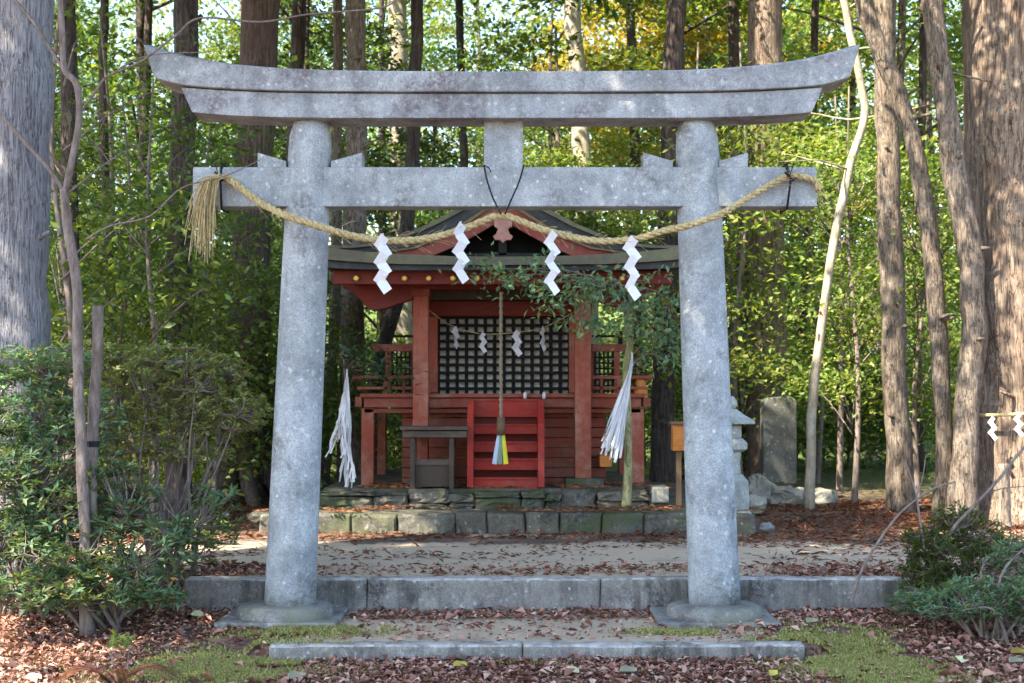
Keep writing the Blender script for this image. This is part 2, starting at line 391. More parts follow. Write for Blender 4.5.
# ------------------------------------------------------------------ ground
def sstep(a, b, x):
    t = np.clip((x - a) / (b - a), 0, 1); return t * t * (3 - 2 * t)
Y1, Y2 = 9.13, 10.62                     # the two kerb lines
Z1, Z2 = .095, .33
def ground_h(x, y, detail=True):
    x = np.asarray(x, float); y = np.asarray(y, float)
    side = .33 * sstep(9.0, 12.2, y)
    in1 = (sstep(-1.75, -1.62, x) * (1 - sstep(1.95, 2.1, x)))
    in2 = (sstep(-2.55, -2.35, x) * (1 - sstep(2.85, 3.15, x)))
    h = np.where(y < Y1 + .05, 0, np.where(y < Y2 + .05, Z1 - .004, Z2 - .004))
    hs = side
    a = np.where(y < Y1 + .05, in1, np.where(y < Y2 + .05, np.maximum(in1, in2 * .9 * sstep(Y1, Y1 + .9, y)), np.maximum(in2, sstep(11.2, 12.2, y))))
    z = hs * (1 - a) + h * a
    z = z + 9.0 * sstep(26, 75, y) + .5 * sstep(19, 26, y) * (fbm(x, y, .15) - .3)
    if detail:
        rough = 1 - .8 * np.clip(a, 0, 1) * (np.abs(x) < 3)
        z = z + (fbm(x, y, 1.3) - .5) * .05 * rough + (fbm(x, y, 6) - .5) * .012 * (np.hypot(x, y) > 0)
    return z
def gh(x, y): return float(ground_h(x, y))
xs = np.unique(np.concatenate([np.linspace(-140, -9, 40), np.linspace(-9, 9, 300), np.linspace(9, 140, 40)]))
ys = np.unique(np.concatenate([np.linspace(-60, 4, 18), np.linspace(4, 17, 220), np.linspace(17, 40, 90), np.linspace(40, 260, 50)]))
GX, GY = np.meshgrid(xs, ys); GZ = ground_h(GX, GY)
me = bpy.data.meshes.new('ground'); nx, ny = len(xs), len(ys)
idx = np.arange(nx * ny).reshape(ny, nx)
q = np.stack([idx[:-1, :-1], idx[:-1, 1:], idx[1:, 1:], idx[1:, :-1]], -1).reshape(-1, 4)
me.from_pydata(np.stack([GX, GY, GZ], -1).reshape(-1, 3).tolist(), [], q.tolist()); me.update()
me.polygons.foreach_set('use_smooth', [True] * len(me.polygons))
sand = sstep(8.9, 9.3, GY) * (1 - sstep(10.4, 10.6, GY)) * sstep(-1.6, -1.2, GX) * (1 - sstep(1.5, 2.0, GX)) * .95
sand = np.maximum(sand, sstep(10.5, 10.6, GY) * (1 - sstep(12.7, 14.2, GY)) * sstep(-4.6, -3.0, GX) * (1 - sstep(2.6, 5.5, GX)))
sand = np.maximum(sand, .45 * sstep(10.5, 10.6, GY) * (1 - sstep(14, 16, GY)))
at = me.attributes.new('sand', 'FLOAT', 'POINT'); at.data.foreach_set('value', sand.ravel().astype(np.float32))
me.materials.append(M['ground'])
g = bpy.data.objects.new('ground', me); col.objects.link(g); g['kind'] = 'structure'

# ------------------------------------------------------------------ stone steps
def stone_row(x0, x1, y0, y1, z0, z1, wmin, wmax, jit, gap=.006):
    m = MB(); x = x0
    while x < x1 - .02:
        wd = random.uniform(wmin, wmax); e = min(x + wd, x1)
        if x1 - e < wmin * .5: e = x1
        a = len(m.v); m.box(x + gap / 2, e - gap / 2, y0 + random.uniform(-jit, jit), y1, z0, z1 + random.uniform(-jit, jit) * .5)
        x = e
    return m
def chip(o):
    import bmesh
    from mathutils import noise
    bm = bmesh.new(); bm.from_mesh(o.data)
    bmesh.ops.bevel(bm, geom=[e for e in bm.edges], offset=.012, segments=1, affect='EDGES')
    for _ in range(6):
        es = [e for e in bm.edges if e.calc_length() > .05]
        if not es: break
        bmesh.ops.subdivide_edges(bm, edges=es, cuts=1, use_grid_fill=True)
    for v in bm.verts:
        q = noise.noise_vector(v.co * 9); q2 = noise.noise_vector(v.co * 3 + Vector((5, 5, 5)))
        v.co += q * .007 + q2 * .006
    bm.to_mesh(o.data); bm.free(); o.data.polygons.foreach_set('use_smooth', [True] * len(o.data.polygons))
def step(name, label, x0, x1, y0, dep, z0, z1):
    t = thing(name, label, 'stone step', ((x0 + x1) / 2, y0, z0))
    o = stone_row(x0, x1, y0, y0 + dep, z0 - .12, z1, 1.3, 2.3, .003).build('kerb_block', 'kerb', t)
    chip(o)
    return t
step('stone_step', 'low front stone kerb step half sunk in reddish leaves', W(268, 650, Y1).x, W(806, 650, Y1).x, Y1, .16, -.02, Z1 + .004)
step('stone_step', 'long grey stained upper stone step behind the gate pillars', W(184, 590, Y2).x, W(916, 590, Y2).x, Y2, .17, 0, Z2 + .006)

# ------------------------------------------------------------------ torii
TD = 10.2
tor = thing('torii_gate', 'large weathered grey stone torii gate standing over the steps', 'torii gate', (W(501, 600, TD).x, TD, Z1))
def pillar(pb, pt):
    b = W(pb, 604, TD); t = W(pt, 118, TD); rb = 25.5 / F * TD; rt = 21.5 / F * TD
    m = MB(); pts = []; rad = []
    for i in range(26):
        u = i / 25; pts.append(b.lerp(t, u)); r = rb + (rt - rb) * u
        if u > .93: r *= math.sqrt(max(1 - ((u - .93) / .07 * .62) ** 2, .1))
        rad.append(r)
    m.tube(pts, rad, 32)
    m.build('pillar', 'granite', tor, smooth=True)
pillar(290, 311.5); pillar(714.5, 696)
for pb in (285, 714.5):
    b = W(pb, 601, TD); m = MB()
    z0 = .135; zt = .218
    m.lathe([(.335, z0 - .06), (.345, z0 + .01), (.335, zt - .03), (.30, zt - .008), (.2, zt)], b.x, TD, 32)
    o = m.build('base_stone', 'base_stone', tor, smooth=True); bumpify(o, .010, 5, pb)
    m = MB(); m.box(b.x - .43, b.x + .41, TD - .37, TD + .4, Z1 - .05, z0 - .004)
    o = m.build('plinth_slab', 'base_stone', tor, bevel=.01)
def mirror_curve(L, cx=502):
    return L + [(2 * cx - x, y) for x, y in L[::-1] if abs(x - cx) > 1]
def pc(curve, D): return [(W(a, b, D).x, W(a, b, D).z) for a, b in curve]
KD = 10.0
kt = mirror_curve([(144, 45), (160, 50.5), (180, 56), (205, 61), (235, 65), (270, 68), (320, 70.5), (400, 71.5), (502, 72)])
kb = mirror_curve([(154, 77), (166, 81), (183, 85), (210, 87.3), (240, 89), (275, 90.3), (320, 91), (400, 91.5), (502, 91.5)])
sb = mirror_curve([(192, 112), (205, 113.5), (225, 115), (250, 116.3), (285, 117.3), (330, 118), (400, 118), (502, 118)])
stp = mirror_curve([(181, 85.5), (195, 86.5), (218, 88.2), (246, 89.6), (283, 90.8), (330, 91.5), (400, 91.8), (502, 91.8)])
# kasagi: front face, small peaked top
T = pc(kt, KD - .035); B = pc(kb, KD - .035)
m = MB(); ny_ = len(T)
prof = []
for (tx, tz), (bx, bz) in zip(T, B):
    prof.append([(bx, KD - .035, bz), (tx, KD - .05, tz), (tx, KD + .165, tz + .05), (tx, KD + .38, tz), (bx, KD + .365, bz)])
vs = [p for r in prof for p in r]; fs = []
for i in range(ny_ - 1):
    for j in range(5):
        k = (j + 1) % 5; fs.append((i * 5 + j, i * 5 + k, (i + 1) * 5 + k, (i + 1) * 5 + j))
fs += [(0, 1, 2, 3, 4)[::-1], tuple((ny_ - 1) * 5 + j for j in range(5))]
m.add(vs, fs).build('top_lintel', 'granite_top', tor, bevel=.008)
T = pc(stp, KD); B = pc(sb, KD); n = len(T)
m = MB(); vs = []; fs = []
for (tx, tz), (bx, bz) in zip(T, B): vs += [(bx, KD, bz), (tx, KD, tz - .012), (tx, KD + .33, tz - .012), (bx, KD + .33, bz)]
for i in range(n - 1):
    for j in range(4):
        k = (j + 1) % 4; fs.append((i * 4 + j, i * 4 + k, (i + 1) * 4 + k, (i + 1) * 4 + j))
fs += [(3, 2, 1, 0), tuple((n - 1) * 4 + j for j in range(4))]
m.add(vs, fs).build('lower_lintel', 'granite_top', tor, bevel=.006)
MB().pbox(192.5, 817, 167, 206.5, TD - .1, .2).build('tie_beam', 'granite', tor, bevel=.008)
MB().pbox(484, 523, 117, 168, TD - .075, .15).build('centre_strut', 'granite', tor, bevel=.006)
for pts in ([(257.5, 152.5), (286, 161), (286, 167.2), (257.5, 167.2)], [(331, 161), (362, 152.5), (362, 167.2), (331, 167.2)],
            [(643.5, 152.5), (673, 161), (673, 167.2), (643.5, 167.2)], [(719, 161), (748, 152.5), (748, 167.2), (719, 167.2)]):
    MB().pprism(pts, TD - .085, .17).build('wedge', 'granite', tor, bevel=.004)

# ------------------------------------------------------------------ straw rope
def catmull(P, k=8):
    P = [Vector(p) for p in P]; P = [P[0] * 2 - P[1]] + P + [P[-1] * 2 - P[-2]]; out = []
    for i in range(1, len(P) - 2):
        for j in range(k):
            t = j / k; a, b, c, d = P[i - 1:i + 3]
            out.append(.5 * ((2 * b) + (c - a) * t + (2 * a - 5 * b + 4 * c - d) * t * t + (3 * b - 3 * c + d - a) * t ** 3))
    out.append(P[-2]); return out
RP = [(224, 177, 10.04), (236, 184, 10.02), (258, 201, 9.95), (285, 215, 9.80), (312, 224, 9.79), (348, 235, 9.86), (380, 240, 9.92), (410, 240.5, 9.95),
      (440, 236, 9.98), (468, 227, 10.02), (502, 216, 10.05), (538, 228, 10.02), (567, 236, 9.98), (600, 241, 9.95), (635, 239, 9.92), (663, 231, 9.86),
      (690, 225, 9.80), (720, 214, 9.80), (748, 198, 9.95), (772, 184, 10.03), (788, 176, 10.04), (803, 177, 10.04), (815, 181, 10.05), (819, 190, 10.06)]
ropes = thing('straw_rope', 'long twisted straw rope draped across the stone gate', 'sacred rope', W(502, 216, 10.05))
path = catmull([W(*p) for p in RP], 14)
L = [0]
for a, b in zip(path, path[1:]): L.append(L[-1] + (b - a).length)
for s_ in range(3):
    m = MB(); pts = []; rad = []
    for i, p in enumerate(path):
        t = (path[min(i + 1, len(path) - 1)] - path[max(i - 1, 0)]).normalized()
        a = Vector((0, 1, 0)); a = (a - t * a.dot(t)).normalized(); b = t.cross(a)
        u = L[i] / L[-1]; r = .025 * (1 - .15 * u); th = L[i] * 2 * math.pi / .17 + s_ * 2 * math.pi / 3
        pts.append(p + (a * math.cos(th) + b * math.sin(th)) * r * .55); rad.append(r * .62)
    m.tube(pts, rad, 8, wob=.12, wf=2); m.build('rope_strand', 'straw', ropes, smooth=True)
# frayed fibres
m = MB()
for i in range(260):
    j = random.randrange(len(path) - 4); p = path[j]; t = (path[j + 3] - p).normalized()
    d = Vector((random.gauss(0, 1), random.gauss(0, 1), random.gauss(0, 1))) * .018
    m.tube([p + d, p + d * 1.8 + t * .03, p + d * 2.4 + t * .06 + Vector((0, 0, -.008))], .0014, 3, False)
m.build('loose_fibres', 'straw', ropes)['kind'] = 'stuff'
m = MB(); c = W(222, 177, 10.02)
for i in range(95):
    x0 = random.gauss(0, .022); ln = random.uniform(.3, .72) * (.7 + .3 * random.random()); k = random.gauss(-.02, .035); kk = random.gauss(0, .04)
    p0 = c + Vector((x0, random.gauss(-.02, .02), random.gauss(0, .01)))
    m.tube([p0, p0 + Vector((-.07 + k * .5, kk * .3, -.03)), p0 + Vector((-.10 + k * .8, kk * .6, -ln * .5)), p0 + Vector((-.10 + k * 1.2, kk, -ln))], [.0035, .0035, .003, .0015], 4, False)
m.build('straw_tassel', 'straw', ropes)
# black tie cords
def cord(pts, r=.006, name='tie_cord'):
    MB().tube(catmull([W(*p) for p in pts], 5), r, 6).build(name, 'cord', ropes, smooth=True)
cord([(484, 165, 10.085), (487, 180, 10.06), (493, 198, 10.04), (501, 214, 10.0)]); cord([(524, 165, 10.085), (519, 182, 10.06), (512, 198, 10.04), (505, 214, 10.0)])
cord([(484, 165, 10.085), (489, 168, 10.08), (491, 172, 10.07)], .004)
for px in (221.5, 787):
    a = W(px, 165, 10.08); b = W(px, 208, 10.08)
    m = MB(); lp = [Vector((a.x, 10.08, a.z)), Vector((a.x + .01, 10.0, W(px, 180, 10).z)), Vector((b.x, 10.08, b.z - .005)), Vector((b.x, 10.32, b.z - .005)), Vector((a.x, 10.32, a.z + .012)), Vector((a.x, 10.08, a.z + .012))]
    m.tube(lp, .008, 6)
    m.tube([Vector((a.x - .03, 10.0, W(px, 172, 10).z)), Vector((a.x + .03, 9.99, W(px, 181, 10).z))], .01, 6)
    m.tube([Vector((a.x + .04, 10.02, W(px, 162, 10).z)), Vector((a.x, 9.99, W(px, 176, 10).z)), Vector((a.x - .035, 10.02, W(px, 163, 10).z))], .005, 6)
    m.build('tie_cord', 'cord', ropes, smooth=True)
# paper streamers
def shide(px, pyt, pyb, D, label, seedv, group, w_=11, tw=.25, n=4, name='paper_streamer'):
    random.seed(seedv)
    t0 = W(px, pyt, D); b0 = W(px, pyb, D); H = t0.z - b0.z; wd = w_ / F * D
    m = MB(); n = int(n * 1.5); h = H / (n + .45)
    m.tube([t0 + Vector((0, 0, .02)), t0 + Vector((0, -.004, -h * .3))], .004 * D / 10, 5)
    x = t0.x; z = t0.z - h * .2; yaw = random.uniform(-tw, tw)
    for i in range(n):
        sgn = -1 if i % 2 == 0 else 1
        yaw += random.uniform(-tw, tw); ca, sa = math.cos(yaw), math.sin(yaw)
        cx = sgn * wd * .13
        ang = R(42) * sgn
        a = wd * .70; hh = h * .95
        for pl in range(2):
            quad = []
            for ux, uz in ((-a * .5, hh), (a * .5, hh), (a * .5, -hh), (-a * .5, -hh)):
                rx = ux * math.cos(ang * .9) - uz * math.sin(ang * .9) * .75; rz = ux * math.sin(ang * .9) + uz * math.cos(ang * .9) * .85
                quad.append(Vector((x + (cx + rx) * ca, D - .006 * i - pl * .0025 + (cx + rx) * sa + sgn * .022 * (rz / h), z - h * .5 + rz)))
            m.add(quad, [(0, 1, 2, 3)])
        z -= h
    o = m.build(name, 'paper', None, loc=t0)
    sm = o.modifiers.new('s', 'SOLIDIFY'); sm.thickness = .0015
    return tag(o, label, 'paper streamer', group)
G = 'white zigzag paper streamers hung from the straw rope'
shide(383, 236, 293, 9.89, 'white zigzag paper streamer on the rope, leftmost and nearest the left pillar', 1, G, 14, .45)
shide(461, 224, 283, 9.97, 'white zigzag paper streamer hanging just left of the rope centre in front of the gable', 2, G, 13, .3)
shide(552, 232, 295, 9.95, 'narrow twisted white paper streamer hanging just right of the rope centre', 13, G, 11, .5)
shide(632, 238, 300, 9.90, 'white zigzag paper streamer on the rope nearest the right pillar', 4, G, 14)

# ------------------------------------------------------------------ stone terrace
def rough_stones(m, px0, px1, D, zb, zt, wmin, wmax, dep, jit, rows=1):
    a = W(px0, 500, D).x; b = W(px1, 500, D).x; x = a
    while x < b - .02:
        wd = random.uniform(wmin, wmax); e = min(x + wd, b)
        if b - e < wmin * .5: e = b
        zz = zb
        nr = rows if random.random() < .6 else 1
        for r_ in range(nr):
            z2 = zb + (zt - zb) * (r_ + 1) / nr + (random.uniform(-.05, .05) if r_ < nr - 1 else random.uniform(-jit, jit * .3))
            d = random.uniform(-jit, jit); n = 4
            # subdivided lumpy block
            UU = [0, .05, .2, .4, .6, .8, .95, 1]; VV = [0, .1, .35, .65, .9, 1]; nxx = 7; nz = 5; vs = []; fs = []; tl = random.uniform(-.03, .03); sl_ = random.uniform(-.02, .02)
            for i in range(nxx + 1):
                for j in range(nz + 1):
                    u = UU[i]; v = VV[j]
                    ex = 1 if 0 < u < 1 else 0; ez = 1 if 0 < v < 1 else 0
                    yy = D + d + .03 * (1 - ex * ez) + tl * (u - .5) + .04 * v + random.uniform(-jit, jit) * .45
                    vs.append((x + .004 + (e - x - .008) * u + (tl * (v - .5) * 1.2), yy, zz + .003 + (z2 - zz - .005) * v - (.014 if (v == 1 and u in (0, 1)) else 0) + (sl_ * (u - .5) + random.uniform(-.006, .006)) * v))
            for i in range(nxx):
                for j in range(nz):
                    q_ = i * (nz + 1) + j; fs.append((q_, q_ + nz + 1, q_ + nz + 2, q_ + 1))
            k0 = len(vs)
            for i in range(nxx + 1):
                v0 = vs[i * (nz + 1) + nz]; vs.append((v0[0], D + dep, v0[2]))
            for i in range(nxx): fs.append((i * (nz + 1) + nz, (i + 1) * (nz + 1) + nz, k0 + i + 1, k0 + i))
            for i in (0, nxx):
                k1 = len(vs)
                for j in range(nz + 1):
                    v0 = vs[i * (nz + 1) + j]; vs.append((v0[0], D + dep, v0[2]))
                for j in range(nz): fs.append((i * (nz + 1) + j, i * (nz + 1) + j + 1, k1 + j + 1, k1 + j))
            m.add(vs, fs); zz = z2
        x = e
    return m
random.seed(5)
ZT1 = W(500, 513, 14.2).z; ZT2 = W(500, 489, 15.0).z
ter = thing('stone_terrace', 'two tier mossy stone block terrace carrying the red shrine', 'terrace', (W(502, 530, 14.2).x, 14.2, .3))
rough_stones(MB(), 258, 757, 14.2, .2, ZT1, .3, .62, .4, .016).build('lower_course', 'wallstone', ter, smooth=False)
rough_stones(MB(), 318, 668, 15.0, ZT1 - .03, ZT2, .16, .62, .4, .06, 2).build('upper_course', 'wallstone', ter)
a = W(258, 500, 14.2).x; b = W(757, 500, 14.2).x
m = MB().box(a + .02, b - .02, 14.45, 20.2, .1, ZT1 - .02); m.build('lower_fill', 'wallstone', ter)
a = W(318, 500, 15).x; b = W(668, 500, 15).x
m = MB().box(a + .02, b - .02, 15.25, 19.6, .2, ZT2 - .012); m.build('upper_fill', 'wallstone', ter)
MB().pbox(652, 669, 487, 503, 14.95, .4).build('pale_block', 'palestone', ter, bevel=.015)['label'] = 'pale sunlit squared block at the right end'

# ------------------------------------------------------------------ shrine
SX = 502.5
shr = thing('shrine_hall', 'small faded red wooden shrine hall with curved gable roof on the stone terrace', 'shrine', (W(SX, 490, 16).x, 16.0, ZT2))
def S(name, mat, *boxes, parent=None, bevel=.006, label=None):
    m = MB()
    for b_ in boxes: m.pbox(*b_)
    o = m.build(name, mat, parent or shr, bevel=bevel)
    if label: o['label'] = label
    return o
def mx(b_): return (2 * SX - b_[1], 2 * SX - b_[0], *b_[2:])
# front posts
for px in (420.5, 583):
    o = S('front_post', 'red_post', (px - 8, px + 8, 288, 479, 15.6, .175), bevel=.012)
    c = W(px, 479, 15.6); MB().lathe([(.19, ZT2 - .02), (.2, ZT2 + .05), (.16, c.z)], c.x, 15.69, 4, math.pi / 4).build('post_base_stone', 'wallstone', o)
    if px > 500: S('foot_stone', 'wallstone', (565, 604, 478.5, 490, 15.5, .4), parent=o, bevel=.02)
    # lower metal-less sleeve boards
    S('post_collar', 'red_wood', (px - 9.5, px + 9.5, 284, 296, 15.57, .235), parent=o)
# walls under floor, planked
m = MB()
for k in range(8):
    y0 = 408 + k * 10; m.pbox(402, 606, y0, y0 + 9.2, 16.02 + (k % 2) * .006, .1)
m.build('base_wall', 'red_wood', shr, bevel=.004)
m = MB(); a = W(402, 490, 16.1); b = W(606, 408, 16.1); m.box(a.x, a.x + .1, 16.13, 18.3, ZT2, b.z); m.build('base_wall', 'red_wood', shr); MB().box(b.x - .1, b.x, 16.13, 18.3, ZT2, b.z).build('base_wall', 'red_wood', shr)
# sill beams and floor
fl = S('verandah_floor', 'red_wood', (360, 645, 393.5, 397.5, 15.72, 2.9))
S('verandah_beam', 'red_wood', (364, 641, 398, 407.5, 15.78, .14), (364, 641, 408.5, 413, 15.86, .1))
for s_ in (0, 1):
    q_ = (lambda b_: mx(b_)) if s_ else (lambda b_: b_)
    S('verandah_post', 'red_post', q_((361, 374, 408, 487, 15.86, .15)), bevel=.01)
    S('verandah_post', 'red_post', q_((377, 386, 408, 484, 18.2, .14)), bevel=.01)
    S('beam_end', 'red_wood', q_((355, 362, 397, 407, 15.82, .12)))
    S('railing', 'red_wood', q_((352, 413, 375.5, 379, 15.80, .05)), q_((357, 413, 386.5, 389.5, 15.80, .05)), q_((384, 388, 379, 394, 15.8, .05)), q_((402, 405, 379, 394, 15.8, .05)))
    ra = W(*((360, 377) if not s_ else (2 * SX - 360, 377)), 15.85)
    MB().box(ra.x - .025, ra.x + .025, 15.86, 18.5, ra.z - .04, ra.z - .005).box(ra.x - .02, ra.x + .02, 15.86, 18.5, ra.z - .15, ra.z - .12).build('railing', 'red_wood', shr)
    # side screen
    scr = S('side_screen', 'red_wood', q_((372, 413, 344, 351.5, 16.5, .1)), q_((385, 391, 351.7, 393.2, 16.5, .1)), q_((410, 430, 344, 393, 16.56, .08)))
    m = MB()
    for k in range(5): m.pbox(*q_((391.5 + k * 4.3, 393.3 + k * 4.3, 351.7, 393, 16.53, .03)))
    for k in range(7): m.pbox(*q_((391, 413, 356.5 + k * 5.6, 358.2 + k * 5.6, 16.565, .03)))
    m.pbox(*q_((384, 413, 335, 337.3, 16.5, .05))); m.pbox(*q_((382.5, 386.5, 331, 343.8, 16.49, .07)))
    m.build('black_lattice', 'black_wood', scr)
# right verandah corner ornaments
c = W(641, 396, 15.85)
MB().lathe([(.075, c.z), (.075, c.z + .07), (.06, c.z + .08), (.045, c.z + .11), (.06, c.z + .14), (.055, c.z + .175), (.02, c.z + .20), (.003, c.z + .225)], c.x, 15.87, 16).build('post_finial', 'orange', shr, smooth=True)
S('beam_end', 'orange', (600, 612, 455.5, 467, 15.55, .5), label='pale orange squared beam end beside the right front post')
# body: corner columns, lattice, lintel
for px in (433, 574): S('wall_column', 'red_post', (px - 5, px + 5, 296, 393, 16.3, .16), bevel=.01)
S('wall_column', 'black_wood', (424, 428, 296, 393, 16.55, .1)); S('wall_column', 'black_wood', (579, 583, 296, 393, 16.55, .1))
pan = S('shutter_panel', 'grey_panel', (437, 570, 316, 397, 16.42, .04))
lat = MB()
for k in range(15): lat.pbox(436.6 + k * 9.37, 440.2 + k * 9.37, 316, 397.5, 16.37, .03)
for k in range(11): lat.pbox(437, 571, 316 + k * 7.9, 319 + k * 7.9, 16.36 - .012, .03)
lat.build('lattice', 'black_wood', pan)
S('sill_beam', 'black_wood', (434, 574, 397.5, 400, 16.2, .2))
S('lintel', 'red_shaded', (412, 592, 301, 316, 16.25, .14)); S('lintel_board', 'dark_wood', (426, 580, 287, 300, 16.2, .05))
m = MB(); a = W(430, 400, 16.5); b = W(577, 280, 16.5)
for x in (a.x, b.x - .08): m.box(x, x + .08, 16.62, 19.0, a.z, 3.3)
m.box(a.x, b.x, 19.0, 19.1, a.z - .6, 3.3); m.build('hall_wall', 'red_wood', shr)
# porch beam with curved noses
m = MB()
lp = [(338, 283.5), (413, 283.5), (413, 299), (398, 304), (385, 308.5), (372, 310.5), (366, 307), (360, 299), (350, 290)]
m.pprism(lp[::-1], 15.58, .16); m.pprism([(2 * SX - x, y) for x, y in lp], 15.58, .16); m.pprism([(413.2, 289), (592, 289), (592, 283.5), (413.2, 283.5)], 15.56, .16)
m.build('porch_beam', 'red_shaded', shr, bevel=.006)
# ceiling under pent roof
S('eave_fascia', 'red_shaded', (333, 672, 271.5, 284, 15.05, .08))
m = MB()
for k in range(14):
    px = 356 + k * 24.2 - 12.1 * 0
    if px > 668: break
    a = W(px, 279, 15.1); m.box(a.x - .045, a.x + .045, 15.14, 16.3, a.z - .04, a.z + .05)
m.build('rafters', 'red_shaded', shr)
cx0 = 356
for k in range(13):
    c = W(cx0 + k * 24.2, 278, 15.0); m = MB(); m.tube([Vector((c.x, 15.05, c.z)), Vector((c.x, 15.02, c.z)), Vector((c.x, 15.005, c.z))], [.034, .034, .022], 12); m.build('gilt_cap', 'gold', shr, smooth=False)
S('eave_soffit', 'red_shaded', (333, 672, 270.5, 271.4, 15.0, 1.4))
# pent roof (front canopy)
def curved_slab(top, bot, D0, D1, rise):
    """pent roof: band between two pixel curves at D0, running back to D1 and rising"""
    m = MB(); T_ = pc(top, D0); B_ = pc(bot, D0); n = len(T_); vs = []; fs = []
    for (tx, tz), (bx, bz) in zip(T_, B_): vs += [(bx, D0, bz), (tx, D0 + .01, tz), (tx, D1, tz + rise), (bx, D1, bz + rise * .6)]
    for i in range(n - 1):
        for j in range(4):
            k = (j + 1) % 4; fs.append((i * 4 + j, i * 4 + k, (i + 1) * 4 + k, (i + 1) * 4 + j))
    fs += [(3, 2, 1, 0), tuple((n - 1) * 4 + j for j in range(4))]
    return m.add(vs, fs)
def mc(L): return mirror_curve(L, SX)
roof = curved_slab(mc([(318, 244.5), (333, 248), (360, 251), (400, 254), (450, 256), (SX, 256.5)]), mc([(318, 258), (333, 260), (360, 262), (400, 264), (450, 264.5), (SX, 265)]), 14.78, 16.3, .14).build('porch_roof', 'bark_roof', shr)
curved_slab(mc([(322, 258.6), (333, 260.6), (360, 262.6), (400, 264.6), (450, 265.1), (SX, 265.6)]), mc([(322, 266), (333, 268), (360, 269), (400, 270), (450, 270), (SX, 270)]), 14.83, 16.3, .05).build('roof_underlayer', 'dark_roof', roof)
# main gable roof, ridge running back
c0 = mc([(322, 245), (350, 245.5), (375, 242.5), (401, 235.5), (430, 223), (458, 208), (480, 195), (SX, 180)])
c1 = mc([(322, 248), (350, 248.2), (375, 245.5), (403, 238.3), (433, 226), (462, 211), (484, 198), (SX, 184)])
c2 = mc([(330, 252), (350, 252), (378, 251), (412, 246), (444, 233), (474, 214), (490, 204), (SX, 196)])
c3 = mc([(332, 254), (352, 254), (380, 253.5), (415, 248.5), (447, 235.5), (477, 216.5), (492, 206.5), (SX, 198.5)])
c4 = mc([(345, 262), (365, 264), (390, 264), (425, 259), (455, 246), (480, 232.5), (492, 225.5), (SX, 218)])
gr = MB().strip(pc(c0, 15.55), pc(c1, 15.55), 15.55, 19.3).build('gable_roof', 'bark_roof', shr)
MB().strip(pc(c1, 15.6), pc(c2, 15.6), 15.6, 19.25).build('roof_layer', 'dark_roof', gr)
MB().strip(pc(c2, 15.63), pc(c3, 15.63), 15.63, 15.9).build('roof_batten', 'tan_edge', gr)
MB().strip(pc(c3, 15.68), pc(c4, 15.68), 15.68, 15.76).build('barge_board', 'red_board', gr)
a = W(SX, 181, 15.5); MB().box(a.x - .14, a.x + .14, 15.45, 19.4, a.z - .1, a.z + .16).build('ridge', 'dark_roof', gr, bevel=.02)
MB().pprism([(395, 268), (610, 268), (SX, 205)], 16.2, .06).build('gable_wall', 'black_wood', shr)
m = MB().pprism([(SX - 40, 256), (SX - 40, 253), (SX + 40, 253), (SX + 40, 256)][::-1], 16.1, .08)
m.pprism([(SX - 4, 255), (SX + 4, 255), (SX + 4, 225), (SX - 4, 225)], 16.1, .08); m.build('gable_strut', 'dark_roof', shr)
# carved pendant
pd = [(503, 216), (512, 219), (512, 226), (508, 229), (510, 234), (513, 236), (511, 240), (506, 240), (503, 243), (500, 240), (495, 240), (493, 236), (496, 234), (498, 229), (494, 226), (494, 219)]
MB().pprism(pd[::-1], 15.6, .05).build('gable_pendant', 'pink_pendant', shr, bevel=.006)

# stairs (newer, bright red)
stt = thing('wooden_stairs', 'bright red painted open wooden stairs in the middle of the shrine front', 'stairs', (W(506, 490, 15.4).x, 15.5, ZT2))
for pa, pb in ((467, 473.5), (538, 544.5)):
    m = MB(); vs = []
    f_ = [(15.24, 490.5), (15.28, 400), (15.74, 400), (15.74, 490.5)]
    x0 = W(pa, 450, 15.25).x; x1 = W(pb, 450, 15.25).x
    zb = ZT2 + .002; zt = W(500, 400, 15.28).z
    pr = [(15.24, zb), (15.26, zt - .25), (15.5, zt), (15.72, zt), (15.72, zb)]
    m.add([(x0, y, z) for y, z in pr] + [(x1, y, z) for y, z in pr], [(0, 1, 2, 3, 4), (9, 8, 7, 6, 5)] + [(i, i + 5, (i + 1) % 5 + 5, (i + 1) % 5) for i in range(5)])
    m.build('stringer', 'red_fresh', stt, bevel=.005)
for k, (ya, yb) in enumerate([(401, 417), (426, 434), (443.5, 452), (460.5, 470), (479.5, 490)]):
    D = 15.60 - k * .075; m = MB(); m.pbox(473.7, 537.8, ya, yb, D, .03)
    a = W(473.7, ya, D); b = W(537.8, ya, D); m.box(a.x, b.x, D - .012, D + .11, a.z, a.z + .022)
    m.build('tread', 'red_fresh', stt, bevel=.003)
a = W(473.7, 402, 15.7); b = W(537.8, 488, 15.7); MB().box(a.x, b.x, 15.73, 15.75, ZT2 + .01, a.z).build('gap_shade_board', 'red_shaded', stt)  # dark red board puts the shade of the open gaps into colour
for px, mt in ((525, 'ceramic'), (544, 'ceramic')):
    c = W(px, 397, 15.66); m = MB(); m.lathe([(.014, c.z - .02), (.018, c.z), (.02, c.z + .03), (.011, c.z + .045), (.013, c.z + .055)], c.x, 15.68, 12)
    tag(m.build('cup', mt, None, loc=c, smooth=True), 'tiny pale cup set on the shrine floor edge ' + ('above the red stairs' if px == 525 else 'right above the stair corner post'), 'cup', 'pale cups on the floor edge')

